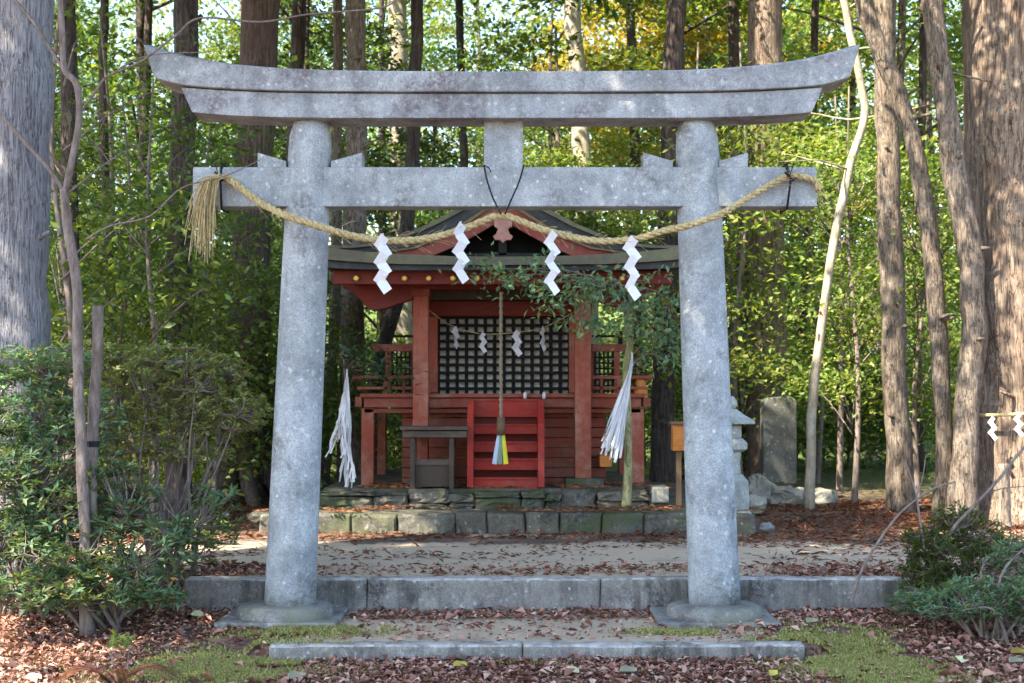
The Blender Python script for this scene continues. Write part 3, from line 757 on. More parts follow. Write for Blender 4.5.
# bell rope
bl = thing('bell_rope', 'long faded bell pull rope with white, green and yellow cloth ends before the stairs', 'bell rope', W(501, 464, 15.15))
bp = [W(501, 292, 15.15), W(501.3, 340, 15.15), W(501, 380, 15.15), W(501, 420, 15.15)]
for s_ in (0, 1):
    m = MB(); pts = []
    for i in range(90):
        u = i / 89; p = bp[0].lerp(bp[3], u); th = u * 60 + s_ * math.pi; pts.append(p + Vector((math.cos(th), math.sin(th), 0)) * .009)
    m.tube(pts, .012, 6); m.build('rope_strand', 'bell_rope', bl, smooth=True)
MB().tube([W(501, 417, 15.15), W(501, 435, 15.15)], [.042, .05], 12).build('leather_collar', 'brown_wood', bl, smooth=True)
for x0, x1, mt in ((499, 494.5, 'blue_cloth'), (500.5, 500, 'green_cloth'), (503, 506, 'yellow_cloth')):
    m = MB(); m.tube([W(x0, 434, 15.15), W((x0 + x1) / 2, 448, 15.13), W(x1, 464, 15.14)], [.018, .022, .026], 8, flat=.4); m.build('cloth_end', mt, bl)
# inner thin rope with small streamers
ir = thing('thin_rope', 'thin straw rope strung across the black lattice inside the porch', 'rope', W(502, 322, 16.15))
MB().tube(catmull([W(426, 308, 16.1), W(452, 326, 16.12), W(484, 334, 16.12), W(518, 332, 16.12), (W(545, 327, 16.12)), W(578, 310, 16.1)], 6), .006, 5).build('rope_strand', 'straw', ir)
G2 = 'small paper streamers before the lattice'
for i, (px, a, b, wv, lb) in enumerate([(456, 328, 348, 9, 'small white zigzag streamer before the lattice, first from the left post'), (483, 333, 353, 6, 'small narrow curled streamer before the lattice, second from the left post'),
                          (517, 331, 356, 8, 'small long streamer before the lattice just right of the bell rope'), (543, 328, 351, 8, 'small tilted streamer before the lattice nearest the right post')]):
    shide(px, a, b, 16.1, lb, 20 + i, G2, wv, .5, 3)

# offering table and box
ot = thing('offering_table', 'weathered grey wooden table with a thick top left of the red stairs', 'table', (W(434, 488, 15.2).x, 15.2, ZT2))
MB().pbox(400, 468, 426.5, 430, 15.08, .5).build('table_top', 'dark_wood', ot, bevel=.004)
MB().pbox(403, 467, 431, 437.5, 15.12, .42).build('apron', 'dark_wood', ot, bevel=.004)
for px in (412.5, 451.5):
    for d in (15.16, 15.46):
        a = W(px, 438, 15.16); MB().box(a.x - .025, a.x + .025, d, d + .05, ZT2 - .01, a.z).build('leg', 'box_wood', ot, bevel=.004)
ob = thing('offering_box', 'low dark brown wooden offering box beneath the grey table', 'box', (W(434, 488, 15.2).x, 15.24, ZT2))
MB().pbox(415, 452.5, 463, 487, 15.22, .28).build('box_body', 'box_wood', ob, bevel=.006)
m = MB()
for k in range(6): m.pbox(416 + k * 6.2, 419 + k * 6.2, 461, 463.4, 15.23, .26)
m.build('slatted_lid', 'dark_wood', ob)
MB().pbox(414, 453.5, 459.5, 465, 15.2, .02).build('rim', 'dark_wood', ob)

# ------------------------------------------------------------------ right-hand small structures
def lantern():
    D = 14.55; c = W(733, 530, D); t = thing('stone_lantern', 'grey stone lantern half hidden behind the right gate pillar', 'stone lantern', (c.x, D, .33))
    z = lambda y: W(733, y, D).z
    def L_(name, prof, seg=6, ph=math.pi / 6): return MB().lathe([(r, z(y)) for r, y in prof], c.x, D, seg, ph).build(name, 'lantern', t, bevel=.008)
    L_('base', [(.24, 535), (.24, 512), (.2, 510)], 4, math.pi / 4); L_('lower_ring', [(.17, 510), (.18, 500), (.17, 481), (.11, 474)])
    L_('shaft', [(.085, 474), (.075, 462), (.09, 452)], 12); L_('platform', [(.10, 452), (.16, 449), (.165, 443), (.11, 438)])
    fb = L_('fire_box', [(.10, 438), (.10, 425)]); L_('roof', [(.25, 424), (.245, 421), (.12, 414), (.05, 409)])
    L_('finial', [(.03, 409), (.055, 405), (.05, 401), (.01, 396)], 12)
lantern()
sg = thing('orange_lamp_post', 'slim wooden post with an orange box beside the left edge of the right pillar', 'lamp post', (W(679, 505, 14.6).x, 14.6, ZT1))
MB().pbox(676.5, 681.5, 450, 506, 14.6, .06).build('post', 'brown_wood', sg, bevel=.004)
MB().pbox(673, 690, 425, 451, 14.54, .17).build('box', 'orange', sg, bevel=.008); MB().pbox(671, 692, 421.5, 424.8, 14.5, .25).build('lid', 'brown_wood', sg, bevel=.006)
mo = thing('stone_monument', 'upright lichen spotted stone slab on rough rocks before the red trunk', 'monument', (W(780, 478, 19).x, 19, W(780, 478, 19).z))
o = MB().prism([(W(a, b, 19).x, W(a, b, 19).z) for a, b in [(763, 484), (797, 484), (797, 400), (790, 396), (768, 398), (764, 402)]], 19, 19.3).build('slab', 'slab', mo, bevel=.02)
def rock(px, py0, py1, wpx, D, label, seed, mat='palestone'):
    random.seed(seed); a = W(px, py1, D); h = W(px, py0, D).z - a.z; r = wpx / F * D / 2
    me = bpy.data.meshes.new('rock'); import bmesh
    bm = bmesh.new(); bmesh.ops.create_icosphere(bm, subdivisions=4, radius=1)
    from mathutils import noise
    for v in bm.verts:
        n = noise.noise_vector(v.co * 1.4 + Vector((seed, 0, 0))) * .38 + noise.noise_vector(v.co * 4 + Vector((seed, 3, 0))) * .10
        v.co = v.co + n
        v.co.x *= r; v.co.y *= r * .8; v.co.z = v.co.z * h * .55 + h * .35
    bm.to_mesh(me); bm.free(); me.materials.append(M[mat])
    o = bpy.data.objects.new('rock', me); col.objects.link(o); o.location = a
    return tag(o, label, 'rock', 'rocks round the monument')
rock(762, 472, 508, 30, 18.6, 'tall rounded mossy rock left below the stone slab', 3)
rock(790, 482, 508, 44, 18.3, 'broad sunlit rock in front of the stone slab', 5)
rock(820, 486, 509, 34, 18.5, 'pale rock right of the stone slab', 8)
rock(755, 492, 512, 22, 16.5, 'small yellowish rock right behind the stone lantern', 11)
rock(767, 522, 530, 14, 14.3, 'little reddish stone lying on leaves right of the lantern', 13, 'base_stone')
rock(262, 508, 522, 26, 14.6, 'dark low rock beside the left gate pillar', 17, 'wallstone')
rock(225, 512, 518, 12, 16.0, 'small pale stone on leaves under the left shrubs', 19)

# hanging white strips
def strips(name, label, top, ends, D, n, seed, mess=0):
    random.seed(seed); t = thing(name, label, 'paper tassel', W(top[0], top[1], D))
    m = MB()
    for i in range(n):
        e = random.choice(ends); ex = e[0] + random.gauss(0, 1.6); ey = e[1] + random.uniform(-14, 5)
        P = []
        for k in range(9):
            u = k / 8; x = top[0] + (ex - top[0]) * u ** 1.15 + random.gauss(0, .5 + mess) * u + math.sin(u * 7 + i) * mess * 2 * u; y = top[1] + (ey - top[1]) * u
            P.append(W(x, y, D - .02 - .05 * math.sin(i) * u))
        wdt = random.uniform(.008, .016)
        vs = []
        for k, p in enumerate(P):
            a = i * 1.3 + k * .5; d = Vector((math.cos(a), math.sin(a), 0)) * wdt; vs += [p - d, p + d]
        m.add(vs, [(2 * k, 2 * k + 1, 2 * k + 3, 2 * k + 2) for k in range(8)])
    m.build('strips', 'cloth', t)
    MB().tube([W(top[0], top[1] - 8, D), W(top[0], top[1] + 6, D)], [.006, .014], 6).build('binding', 'cloth', t)
strips('paper_tassel', 'big white paper tassel hung on the slim tree right of the stairs', (632, 360), [(604, 452), (610, 456), (618, 460), (614, 458)], 14.85, 46, 3)
strips('paper_tassel', 'ragged white paper tassel hung on a trunk left of the shrine', (347, 377), [(331, 462), (347, 492), (351, 486), (343, 478), (338, 440), (343, 455), (341, 440)], 15.4, 36, 5, .9)

# ------------------------------------------------------------------ trees
def trunk_mesh(m, pts, r0, r1, seg=14, wob=.05, flare=.35, k=5):
    P = catmull(pts, k); n = len(P); rad = []
    Z0 = P[0].z
    for i, p in enumerate(P):
        u = i / (n - 1); r = r0 + (r1 - r0) * u
        r *= 1 + flare * math.exp(-max(p.z - Z0, 0) / .35)
        rad.append(r)
    # add root rings
    m.tube(P, rad, seg, wob=wob, wf=3, wph=random.random() * 6)
    return P, rad
def branch(m, p, d, ln, r, lift=.2, seg=5, n=6):
    P = [p]; q = Vector(d).normalized()
    for i in range(n):
        q = (q + Vector((random.gauss(0, .16), random.gauss(0, .16), random.gauss(0, .1) + lift * .1))).normalized()
        P.append(P[-1] + q * ln / n)
    m.tube(P, [r * (1 - .85 * i / n) for i in range(n + 1)], seg); return P
def tree(name, label, pts, D, w0, w1, bark, crown_spec=None, top=None, group=None, cat='tree', z0=None, wob=.05, flare=.3, limbs=None, seg=14, dead=0, dl=1):
    """pts: list of pixels from the base up; D depth; widths in pixels; crown_spec list of dicts"""
    P = [W(a, b, D) for a, b in pts]
    zg = gh(P[0].x, P[0].y) if z0 is None else z0
    P[0].z = zg - .08
    if top:
        d = (P[-1] - P[-2]).normalized(); d = (d + Vector((0, 0, .6))).normalized()
        nn = max(2, int(top / 3)); p = P[-1]
        for i in range(nn):
            p = p + d * (top / nn) + Vector((random.gauss(0, .1), random.gauss(0, .1), 0)); P.append(p.copy())
    t = thing(name, label, cat, (P[0].x, P[0].y, zg), group)
    m = MB(); trunk_mesh(m, P, w0 / F * D / 2, w1 / F * D / 2, seg, wob, flare)
    if w0 > 15:
        for kn in range(int(3 + w0 / 12)):
            a = P[0].lerp(P[-1], 0) if False else random.choice(P[1:-1]) + Vector((0, 0, random.uniform(-.8, .8)))
            th = random.uniform(-3.3, .2); rr_ = w1 / F * D / 2
            dv = Vector((math.cos(th), math.sin(th), random.uniform(0, .5)))
            ax_ = min(zip(*[P, range(len(P))]), key=lambda q: abs(q[0].z - a.z))[0]
            m.tube([Vector((ax_.x, ax_.y, ax_.z)) + dv * rr_ * .5, ax_ + dv * (rr_ * 1.15 + .03), ax_ + dv * (rr_ * 1.2 + random.uniform(.05, .22))], [.05, .025, .014], 6)
    tr = m.build('trunk', bark, t, smooth=True)
    bumpify(tr, .018 + w0 / F * D * .05, 2.2, int(w0))
    topP = P[-1]
    if crown_spec:
        bm_ = MB()
        for s_ in crown_spec:
            cs = ell_centers(s_['n'], s_['c'], s_['r'])
            crown('crown', s_.get('mat', 'leaf_forest'), cs, s_['leaves'], s_.get('L', .13), s_.get('W', .06), t, s_.get('spread', (.4, .4, .1)), s_.get('flat', .55), s_.get('droop', .15))
            for c_ in cs[:min(len(cs), s_.get('br', 12))]:
                c_ = Vector(c_); a = min(P, key=lambda q: abs(q.z - (c_.z - .6)) + .01 * (q - c_).length)
                mid = a.lerp(c_, .5) + Vector((random.gauss(0, .15), random.gauss(0, .15), .15))
                bm_.tube(catmull([a, mid, c_], 3), [.035 * (1 - .8 * i / 6) for i in range(7)], 5)
        bm_.build('branches', bark, t, smooth=True)
    if dead:
        bm_ = MB()
        for i in range(dead):
            a = random.choice(P[4:]) ; branch(bm_, a, (random.choice((-1, 1)) * random.uniform(.5, 1), random.gauss(0, .5), random.uniform(-.1, .4)), random.uniform(.6, 1.6), .016, .1)
        bm_.build('branches', bark, t, smooth=True)
    return t
def cr(c, r, n, lv, mat='leaf_forest', L=.13, W_=.06, **k): return dict(c=c, r=r, n=n, leaves=lv, mat=mat, L=L, W=W_, **k)
random.seed(11)
# near left cedar: unseen crown set sunward of the gate, added to shade it
tree('cedar_tree', 'thick pale grey cedar trunk at the left edge of the picture', [(12, 575), (12, 420), (14, 250), (17, 80), (19, -40)], 11.2, 72, 62, 'bark_grey',
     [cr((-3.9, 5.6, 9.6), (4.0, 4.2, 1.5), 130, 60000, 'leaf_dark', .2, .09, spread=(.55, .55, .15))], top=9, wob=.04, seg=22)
# slim forked shrub tree
t2 = tree('slim_tree', 'slender forked grey stem rising in front of the left cedar trunk', [(88, 590), (83, 470), (80, 400), (79, 330), (74, 270), (67, 215), (64, 188)], 9.8, 12, 9, 'twig', wob=.06, seg=9)
m = MB()
def ptube(m, pts, D, r0, r1, seg=6):
    P = catmull([W(a, b, D) for a, b in pts], 5); n = len(P); m.tube(P, [r0 + (r1 - r0) * i / (n - 1) for i in range(n)], seg, wob=.08)
ptube(m, [(65, 192), (72, 160), (79, 120), (77, 85), (64, 68), (62, 30), (58, -30)], 9.8, .026, .02)
ptube(m, [(64, 190), (48, 168), (28, 146), (0, 114), (-30, 90)], 9.8, .018, .010)
ptube(m, [(64, 70), (50, 48), (35, 24), (15, 0), (0, -18)], 9.8, .014, .009)
ptube(m, [(77, 118), (95, 92), (108, 76), (140, 62), (175, 36), (200, 18), (260, 22), (310, 14), (380, 8), (400, -4)], 9.9, .010, .006)
ptube(m, [(85, 240), (110, 226), (150, 216), (182, 188), (225, 176), (260, 160)], 9.8, .008, .003)
ptube(m, [(110, 75), (135, 60), (160, 54), (210, 52)], 9.9, .006, .003)
m.build('branches', 'twig', t2, smooth=True)
t2b = tree('broken_stem', 'short broken grey stem with a black strap inside the left shrub', [(91, 590), (92, 470), (94, 400), (97, 350), (98, 306)], 9.9, 11, 11, 'twig', cat='dead stem', seg=9)
c = W(93, 444, 9.9); MB().tube([c + Vector((0, 0, -.02)), c + Vector((0, 0, .02))], .046, 10).build('strap', 'cord', t2b)

spec = [
 # name,label,pts,D,w0,w1,bark
 ('dark_tree', 'dark reddish trunk directly right of the left cedar', [(72, 500), (72, 350), (70, 200), (69, 60), (68, -20)], 15, 18, 15, 'bark_dark'),
 ('slim_tree', 'thin dark trunk between the left cedar and the gate, nearer the cedar', [(112, 480), (112, 350), (106, 200), (103, 80), (105, -20)], 19, 10, 8, 'bark_dark'),
 ('slim_tree', 'thin dark trunk just left of the trunk under the gate end', [(146, 480), (143, 350), (140, 230), (146, 100), (150, -20)], 22, 9, 7, 'bark_dark'),
 ('dark_tree', 'dark mottled trunk passing behind the left end of the gate beams', [(177, 515), (178, 400), (180, 250), (184, 120), (187, -20)], 16.4, 28, 22, 'bark_dark'),
 ('cedar_tree', 'big reddish brown cedar with spreading roots left of the left pillar', [(243, 500), (246, 400), (250, 300), (256, 150), (262, -20)], 18.6, 42, 34, 'bark_red'),
 ('slim_tree', 'dark straight trunk touching the left pillar from behind', [(286, 490), (286, 400), (290, 250), (296, 100), (300, -20)], 22, 18, 12, 'bark_dark'),
 ('dark_tree', 'rough grey brown trunk left of the shrine behind the ragged tassel', [(352, 490), (352, 400), (353, 300), (356, 150), (357, -20)], 19.2, 30, 13, 'bark_brown'),
 ('slim_tree', 'slim trunk hugging the right side of the left pillar', [(322, 492), (330, 400), (334, 300), (337, 150), (338, -20)], 20, 13, 8, 'bark_brown'),
 ('dark_tree', 'dark leaning trunk seen over the left shrine railing', [(368, 480), (373, 400), (388, 330), (404, 260), (414, 120), (417, -20)], 20.5, 17, 10, 'bark_dark'),
 ('tree', 'pale grey trunk standing between the shrine railing and left post', [(402, 450), (402, 330), (400, 200), (398, 80), (396, -20)], 27, 24, 16, 'bark_pale'),
 ('tree', 'pale greenish trunk above the gate right of its centre strut', [(590, 440), (588, 300), (584, 180), (577, 70), (570, -20)], 26, 20, 16, 'bark_pale'),
 ('cedar_tree', 'tall red brown cedar just right of the right pillar', [(768, 483), (767, 400), (767, 250), (766, 100), (764, -20)], 21, 42, 30, 'bark_tan'),
 ('slim_tree', 'thin dark trunk between the right pillar and the red cedar', [(744, 490), (744, 380), (742, 250), (737, 130), (732, -20)], 22.5, 13, 10, 'bark_dark'),
 ('tree', 'straight brown trunk with a broad foot right of the gate', [(903, 512), (897, 420), (893, 330), (889, 200), (887, 100), (886, -20)], 17.2, 27, 20, 'bark_brown'),
 ('tree', 'leaning mottled trunk crossing the straight brown one', [(943, 510), (943, 430), (937, 320), (927, 210), (906, 120), (884, 60), (862, -10)], 16.2, 17, 18, 'bark_brown'),
 ('tree', 'curving lichened trunk next to the giant cedar at the right', [(962, 515), (966, 430), (974, 340), (968, 250), (953, 160), (942, 70), (930, -20)], 15.4, 27, 20, 'bark_brown'),
 ('dark_tree', 'dark trunk between the right shrine corner and the right pillar', [(664, 480), (664, 400), (668, 250), (672, 100), (676, -20)], 20, 26, 16, 'bark_dark'),
 ('slim_tree', 'pale sunlit far trunk left of the straight brown one', [(871, 480), (874, 400), (878, 300), (880, 200), (882, -20)], 27, 13, 10, 'bark_pale'),
 ('slim_tree', 'slim dark trunk deep in the wood left of the pale crooked stem', [(793, 460), (797, 380), (806, 280), (812, 150), (816, -20)], 24, 9, 7, 'bark_dark'),
 ('slim_tree', 'thin dark trunk right of the straight brown one, deep in the wood', [(922, 480), (918, 380), (920, 200), (924, -20)], 23, 9, 7, 'bark_dark'),
 ('slim_tree', 'dark thin trunk above the gate left of its centre strut', [(470, 430), (466, 250), (462, 100), (458, -20)], 28, 9, 7, 'bark_dark'),
 ('slim_tree', 'dark thin trunk above the gate right of the pale greenish one', [(640, 430), (636, 250), (634, 100), (628, -20)], 28, 11, 9, 'bark_dark'),
]
mats = ['leaf_forest', 'leaf_forest', 'leaf_bright', 'leaf_dark']
for i, (nm, lb, pts, D, w0, w1, bk) in enumerate(spec):
    x0 = W(pts[-1][0], 0, D).x; y0 = D
    left = x0 < -2
    hi = EYE + D * .275 + 2.6
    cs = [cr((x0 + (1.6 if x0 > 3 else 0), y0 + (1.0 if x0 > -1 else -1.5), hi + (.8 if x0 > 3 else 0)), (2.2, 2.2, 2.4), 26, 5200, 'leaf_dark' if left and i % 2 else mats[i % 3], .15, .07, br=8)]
    if 'dark mottled trunk' in lb: cs.append(cr((-4.2, 12.0, 9.8), (3.4, 2.8, 1.3), 70, 22000, 'leaf_dark', .18, .085))  # unseen extra crown, added to shade the shrine front
    if 'dark reddish trunk' in lb: cs.append(cr((-8, 13.5, 9.8), (3.6, 3.2, 1.4), 60, 17000, 'leaf_dark', .18, .085))  # unseen crown added left of the trunk to keep the left trunks shaded
    if 'spreading roots' in lb: cs.append(cr((-7.2, 17, 10.2), (3.2, 2.8, 1.4), 50, 14000, 'leaf_dark', .18, .085))  # another unseen crown, added to shade the wood at left back
    tree(nm, lb, pts, D, w0, w1, bk, cs, top=6, wob=.07 if 'leaning' in lb or 'lichened' in lb else .04, flare=.4 if 'roots' in lb else .22, dead=7 if D > 19 else 3)
# crooked pale thin stem
tree('slim_tree', 'pale thin crooked stem rising to the right end of the gate lintel', [(808, 440), (813, 400), (821, 330), (834, 240), (850, 170), (864, 118), (862, 92), (853, 50), (846, 10), (838, -30)], 17.5, 10, 7, 'bark_pale', dead=6, seg=9)
# giant cedar at right with rope
gc = tree('giant_cedar', 'giant sunlit cedar trunk filling the right edge of the picture', [(1045, 520), (1043, 420), (1040, 300), (1036, 150), (1034, -20)], 15.9, 146, 128, 'bark_tan',
     [cr((6.5, 16, 10), (3.5, 3.5, 2), 40, 9000, 'leaf_dark', .17, .08), cr((1.9, 12.6, 10), (2.6, 2.2, 1.1), 20, 4200, 'leaf_forest', .17, .08, spread=(.35, .35, .12))], top=9, wob=.05, flare=.25, seg=40)  # second crown is unseen, added to dapple the sun on the trunk
cr_ = thing('thin_rope', 'brown straw rope tied round the giant cedar at the right', 'rope', W(1042, 413, 15.9))
cc = W(1042, 413, 15.9); rr = .93
MB().tube([cc + Vector((rr * math.cos(a), rr * math.sin(a), .02 * math.sin(3 * a))) for a in np.linspace(0, 2 * math.pi, 40)], .02, 7).build('rope_strand', 'straw', cr_, smooth=True)
shide(992, 417, 440, 15.12, 'small white streamer on the giant cedar rope, nearer the gate', 31, 'streamers on the giant cedar', 6.5, .4, 3)
shide(1018, 414, 436, 15.0, 'small white streamer on the giant cedar rope, nearer the picture edge', 32, 'streamers on the giant cedar', 6, .4, 3)
tree('tree_stump', 'short pale cut stem standing before the giant cedar', [(1003, 528), (1002, 500), (1001, 464)], 14.6, 14, 13, 'bark_brown', cat='stump', flare=.3)
# cedar roots
rt = MB(); b0 = W(243, 500, 18.6); b0.z = gh(b0.x, b0.y)
for a in (-2.6, -1.9, -1.2, -.4, 2.9):
    d = Vector((math.cos(a), math.sin(a), 0)); rt.tube(catmull([b0 + Vector((0, 0, .75)) + d * .2, b0 + Vector((0, 0, .3)) + d * .42, b0 + Vector((0, 0, .06)) + d * .8, b0 + Vector((0, 0, -.1)) + d * 1.3], 4), [.16 - .009 * i for i in range(13)], 8)
for o in list(bpy.data.objects):
    if o.get('label', '').startswith('big reddish brown cedar'): rt.build('roots', 'bark_red', o, smooth=True)

# sakaki-like slim tree by the shrine, hung with the tassel
random.seed(21)
P = [W(a, b, 14.98) for a, b in [(626, 509), (628, 470), (628, 420), (626, 370), (630, 340), (624, 300), (618, 282)]]
P[0].z = ZT1 - .02
t = thing('slim_tree', 'slim mossy stemmed evergreen on the terrace right of the stairs', 'tree', P[0])
m = MB(); trunk_mesh(m, P, .045, .03, 10, .08, .25); 
ends = [W(a, b, d) for a, b, d in [(480, 268, 14.2), (510, 275, 14.1), (540, 285, 14.2), (560, 300, 14.4), (575, 318, 14.5), (590, 300, 14.3), (600, 325, 14.5), (610, 290, 14.4), (635, 300, 14.5),
                                 (650, 310, 14.6), (660, 335, 14.8), (670, 300, 14.8), (648, 350, 15), (668, 360, 15.1), (670, 340, 15.5), (625, 320, 14.4), (640, 335, 14.7), (600, 280, 14.3), (580, 285, 14.2), (560, 275, 14.2), (645, 285, 14.5), (530, 268, 14.2)]]
m.build('trunk', 'moss_bark', t, smooth=True)
m = MB()
for e in ends:
    a = P[-2] if e.z > P[-3].z else P[3]
    m.tube(catmull([a, a.lerp(e, .5) + Vector((0, 0, .12)), e], 3), [.016 * (1 - .8 * i / 6) for i in range(7)], 5)
m.build('branches', 'twig', t, smooth=True)
crown('crown', 'leaf_rhodo', np.array([tuple(e) for e in ends]), 1600, .085, .035, t, (.17, .22, .05), .6, .3)
# small evergreen left of the shrine
P = [W(a, b, 16.2) for a, b in [(352, 505), (350, 450), (347, 400), (345, 370), (342, 345)]]; P[0].z = ZT1 - .1
t = thing('slim_tree', 'small evergreen sapling left of the shrine verandah', 'tree', P[0])
m = MB(); trunk_mesh(m, P, .03, .015, 8); m.build('trunk', 'twig', t, smooth=True)
ends = [W(a, b, d) for a, b, d in [(330, 350, 15.6), (345, 355, 15.5), (362, 362, 15.4), (375, 370, 15.5), (390, 366, 15.4), (355, 345, 15.8), (370, 352, 15.8), (385, 380, 15.6)]]
m = MB()
for e in ends: m.tube([P[-2], P[-2].lerp(e, .5) + Vector((0, 0, .05)), e], [.01, .007, .003], 5)
m.build('branches', 'twig', t); crown('crown', 'leaf_dark', np.array([tuple(e) for e in ends]), 480, .08, .035, t, (.16, .16, .05), .6, .3)

# ------------------------------------------------------------------ forest fill: leafy trees and undergrowth behind
protos = []
def make_proto(name, label, cat, mat, h, r, ncl, nl, L_, W_, bark, low, group):
    t = thing(name, label, cat, (0, 0, 0), group)
    m = MB(); trunk_mesh(m, [Vector((0, 0, -.3)), Vector((.1, 0, h * .3)), Vector((-.1, .1, h * .65)), Vector((0, 0, h))], (.05 if h > 7 else .012) + h * .006, .03 if h > 7 else .01, 9, .05, .25)
    cs = ell_centers(ncl, (0, 0, low + (h - low) * .52), (r, r, (h - low) * .56))
    for c_ in cs[:22]:
        c_ = Vector(c_); z = max(.3, c_.z - .7); a = Vector((0, 0, z)); m.tube(catmull([a, a.lerp(c_, .5) + Vector((0, 0, .1)), c_], 3), [(.03 if h > 7 else .012) * (1 - .8 * i / 6) for i in range(7)], 5)
    tr = m.build('trunk', bark, t, smooth=True)
    cw = crown('crown', mat, cs, nl, L_, W_, t, (.38, .38, .10), .5, .25)
    src_children[t.name] = [tr, cw]; protos.append(t); return t
GT = 'leafy trees of the wood behind the shrine'; GS = 'undergrowth shrubs at the edge of the wood'
pA = make_proto('forest_tree', 'leafy green forest tree in the dense wood behind the shrine and gate', 'tree', 'leaf_forest', 11, 2.6, 40, 9500, .125, .062, 'bark_dark', 1.5, GT)
pB = make_proto('forest_tree', 'sunlit light green forest tree in the dense wood behind the shrine and gate', 'tree', 'leaf_bright', 10, 2.6, 38, 9000, .125, .062, 'bark_brown', 1.0, GT)
pC = make_proto('forest_tree', 'dark evergreen forest tree in the dense wood behind the shrine and gate', 'tree', 'leaf_dark', 9, 2.3, 46, 11000, .12, .055, 'bark_dark', .8, GT)
pS = make_proto('shrub', 'light green leafy shrub in the undergrowth beyond the terrace and clearing', 'shrub', 'leaf_bright', 2.2, 1.3, 26, 5200, .095, .045, 'twig', .1, GS)
pT = make_proto('shrub', 'dark green leafy shrub in the undergrowth beyond the terrace and clearing', 'shrub', 'leaf_forest', 2.4, 1.3, 26, 5200, .095, .045, 'twig', .1, GS)
pY = make_proto('maple_tree', 'autumn yellow tree glowing above the right half of the gate lintel', 'tree', 'leaf_yellow', 10, 2.2, 40, 8000, .13, .10, 'bark_brown', 5.5, 'yellow autumn trees behind the gate')
pU = make_proto('sapling', 'sparse dark leafed sapling standing among the trunks left of the gate', 'sapling', 'leaf_forest', 5.2, 1.15, 26, 3000, .095, .045, 'twig', .9, 'saplings left of the gate')
pV = make_proto('sapling', 'sparse bright leafed sapling standing among the trunks right of the gate', 'sapling', 'leaf_bright', 5.6, 1.15, 24, 2600, .095, .045, 'twig', 1.2, 'saplings right of the gate')
random.seed(33)
def put(p, x, y, s=1.0, first=[]):
    z = gh(x, y)
    if p.name not in first:
        first.append(p.name); p.location = (x, y, z - .05); p.rotation_euler = (0, 0, random.uniform(0, 6.28)); p.scale = (s,) * 3
    else: copy_thing(p, (x, y, z - .05), random.uniform(0, 6.28), s)
# rows: (y, x range, kind chooser)
rows = [(23.5, -11, 11, 7), (28, -14, 14, 8), (34, -17, 17, 10), (41, -20, 20, 12)]
for ri, (yy, xa, xb, n) in enumerate(rows):
    for i in range(n):
        x = xa + (xb - xa) * (i + random.uniform(.2, .8)) / n; y = yy + random.uniform(-1.6, 1.6)
        if ri == 0 and abs(x + .1) < 2.6: continue
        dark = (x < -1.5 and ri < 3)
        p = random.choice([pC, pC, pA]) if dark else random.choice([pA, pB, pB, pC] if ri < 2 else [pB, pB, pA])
        put(p, x, y, random.uniform(.85, 1.25))
for x, y in ((4.2, 30), (6.3, 34), (3.1, 37)): put(pY, x, y, random.uniform(1.0, 1.25))
for px, D in ((118, 16.2), (30, 16.5), (150, 14.8), (212, 17.2), (95, 18.2), (270, 19.5), (60, 14.2)): put(pU, W(px, 400, D).x, D, random.uniform(.85, 1.25))
for px, D in ((728, 21), (838, 20.5), (852, 18.6), (918, 18.4), (986, 18.2), (742, 20.2), (700, 19.6), (815, 22)): put(pV, W(px, 400, D).x, D, random.uniform(.85, 1.2))
for i in range(36):
    x = random.uniform(-10, 11); y = 18.3 + random.random() * 6 + (abs(x) < 3) * 3
    if 2.2 < x < 5.2 and y < 22: y += 4
    put(random.choice([pS, pT]), x, y, random.uniform(.6, 1.2))
# far wooded slope
n = 110000
fx = rng.uniform(-45, 45, n); fy = 32 + 40 * rng.random(n) ** .8
fz = ground_h(fx, fy, False) + rng.random(n) * np.clip((fy - 30) * .5, 1.2, 15) * (0.55 + .6 * fbm(fx, fy, .18))
p = np.stack([fx, fy, fz], 1)
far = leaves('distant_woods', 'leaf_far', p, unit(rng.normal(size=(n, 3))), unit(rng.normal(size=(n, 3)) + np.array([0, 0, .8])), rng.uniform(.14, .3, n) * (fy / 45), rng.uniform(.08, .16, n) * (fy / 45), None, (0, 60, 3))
tag(far, 'distant sunlit foliage of the wooded slope behind everything', 'woods', kind='stuff')

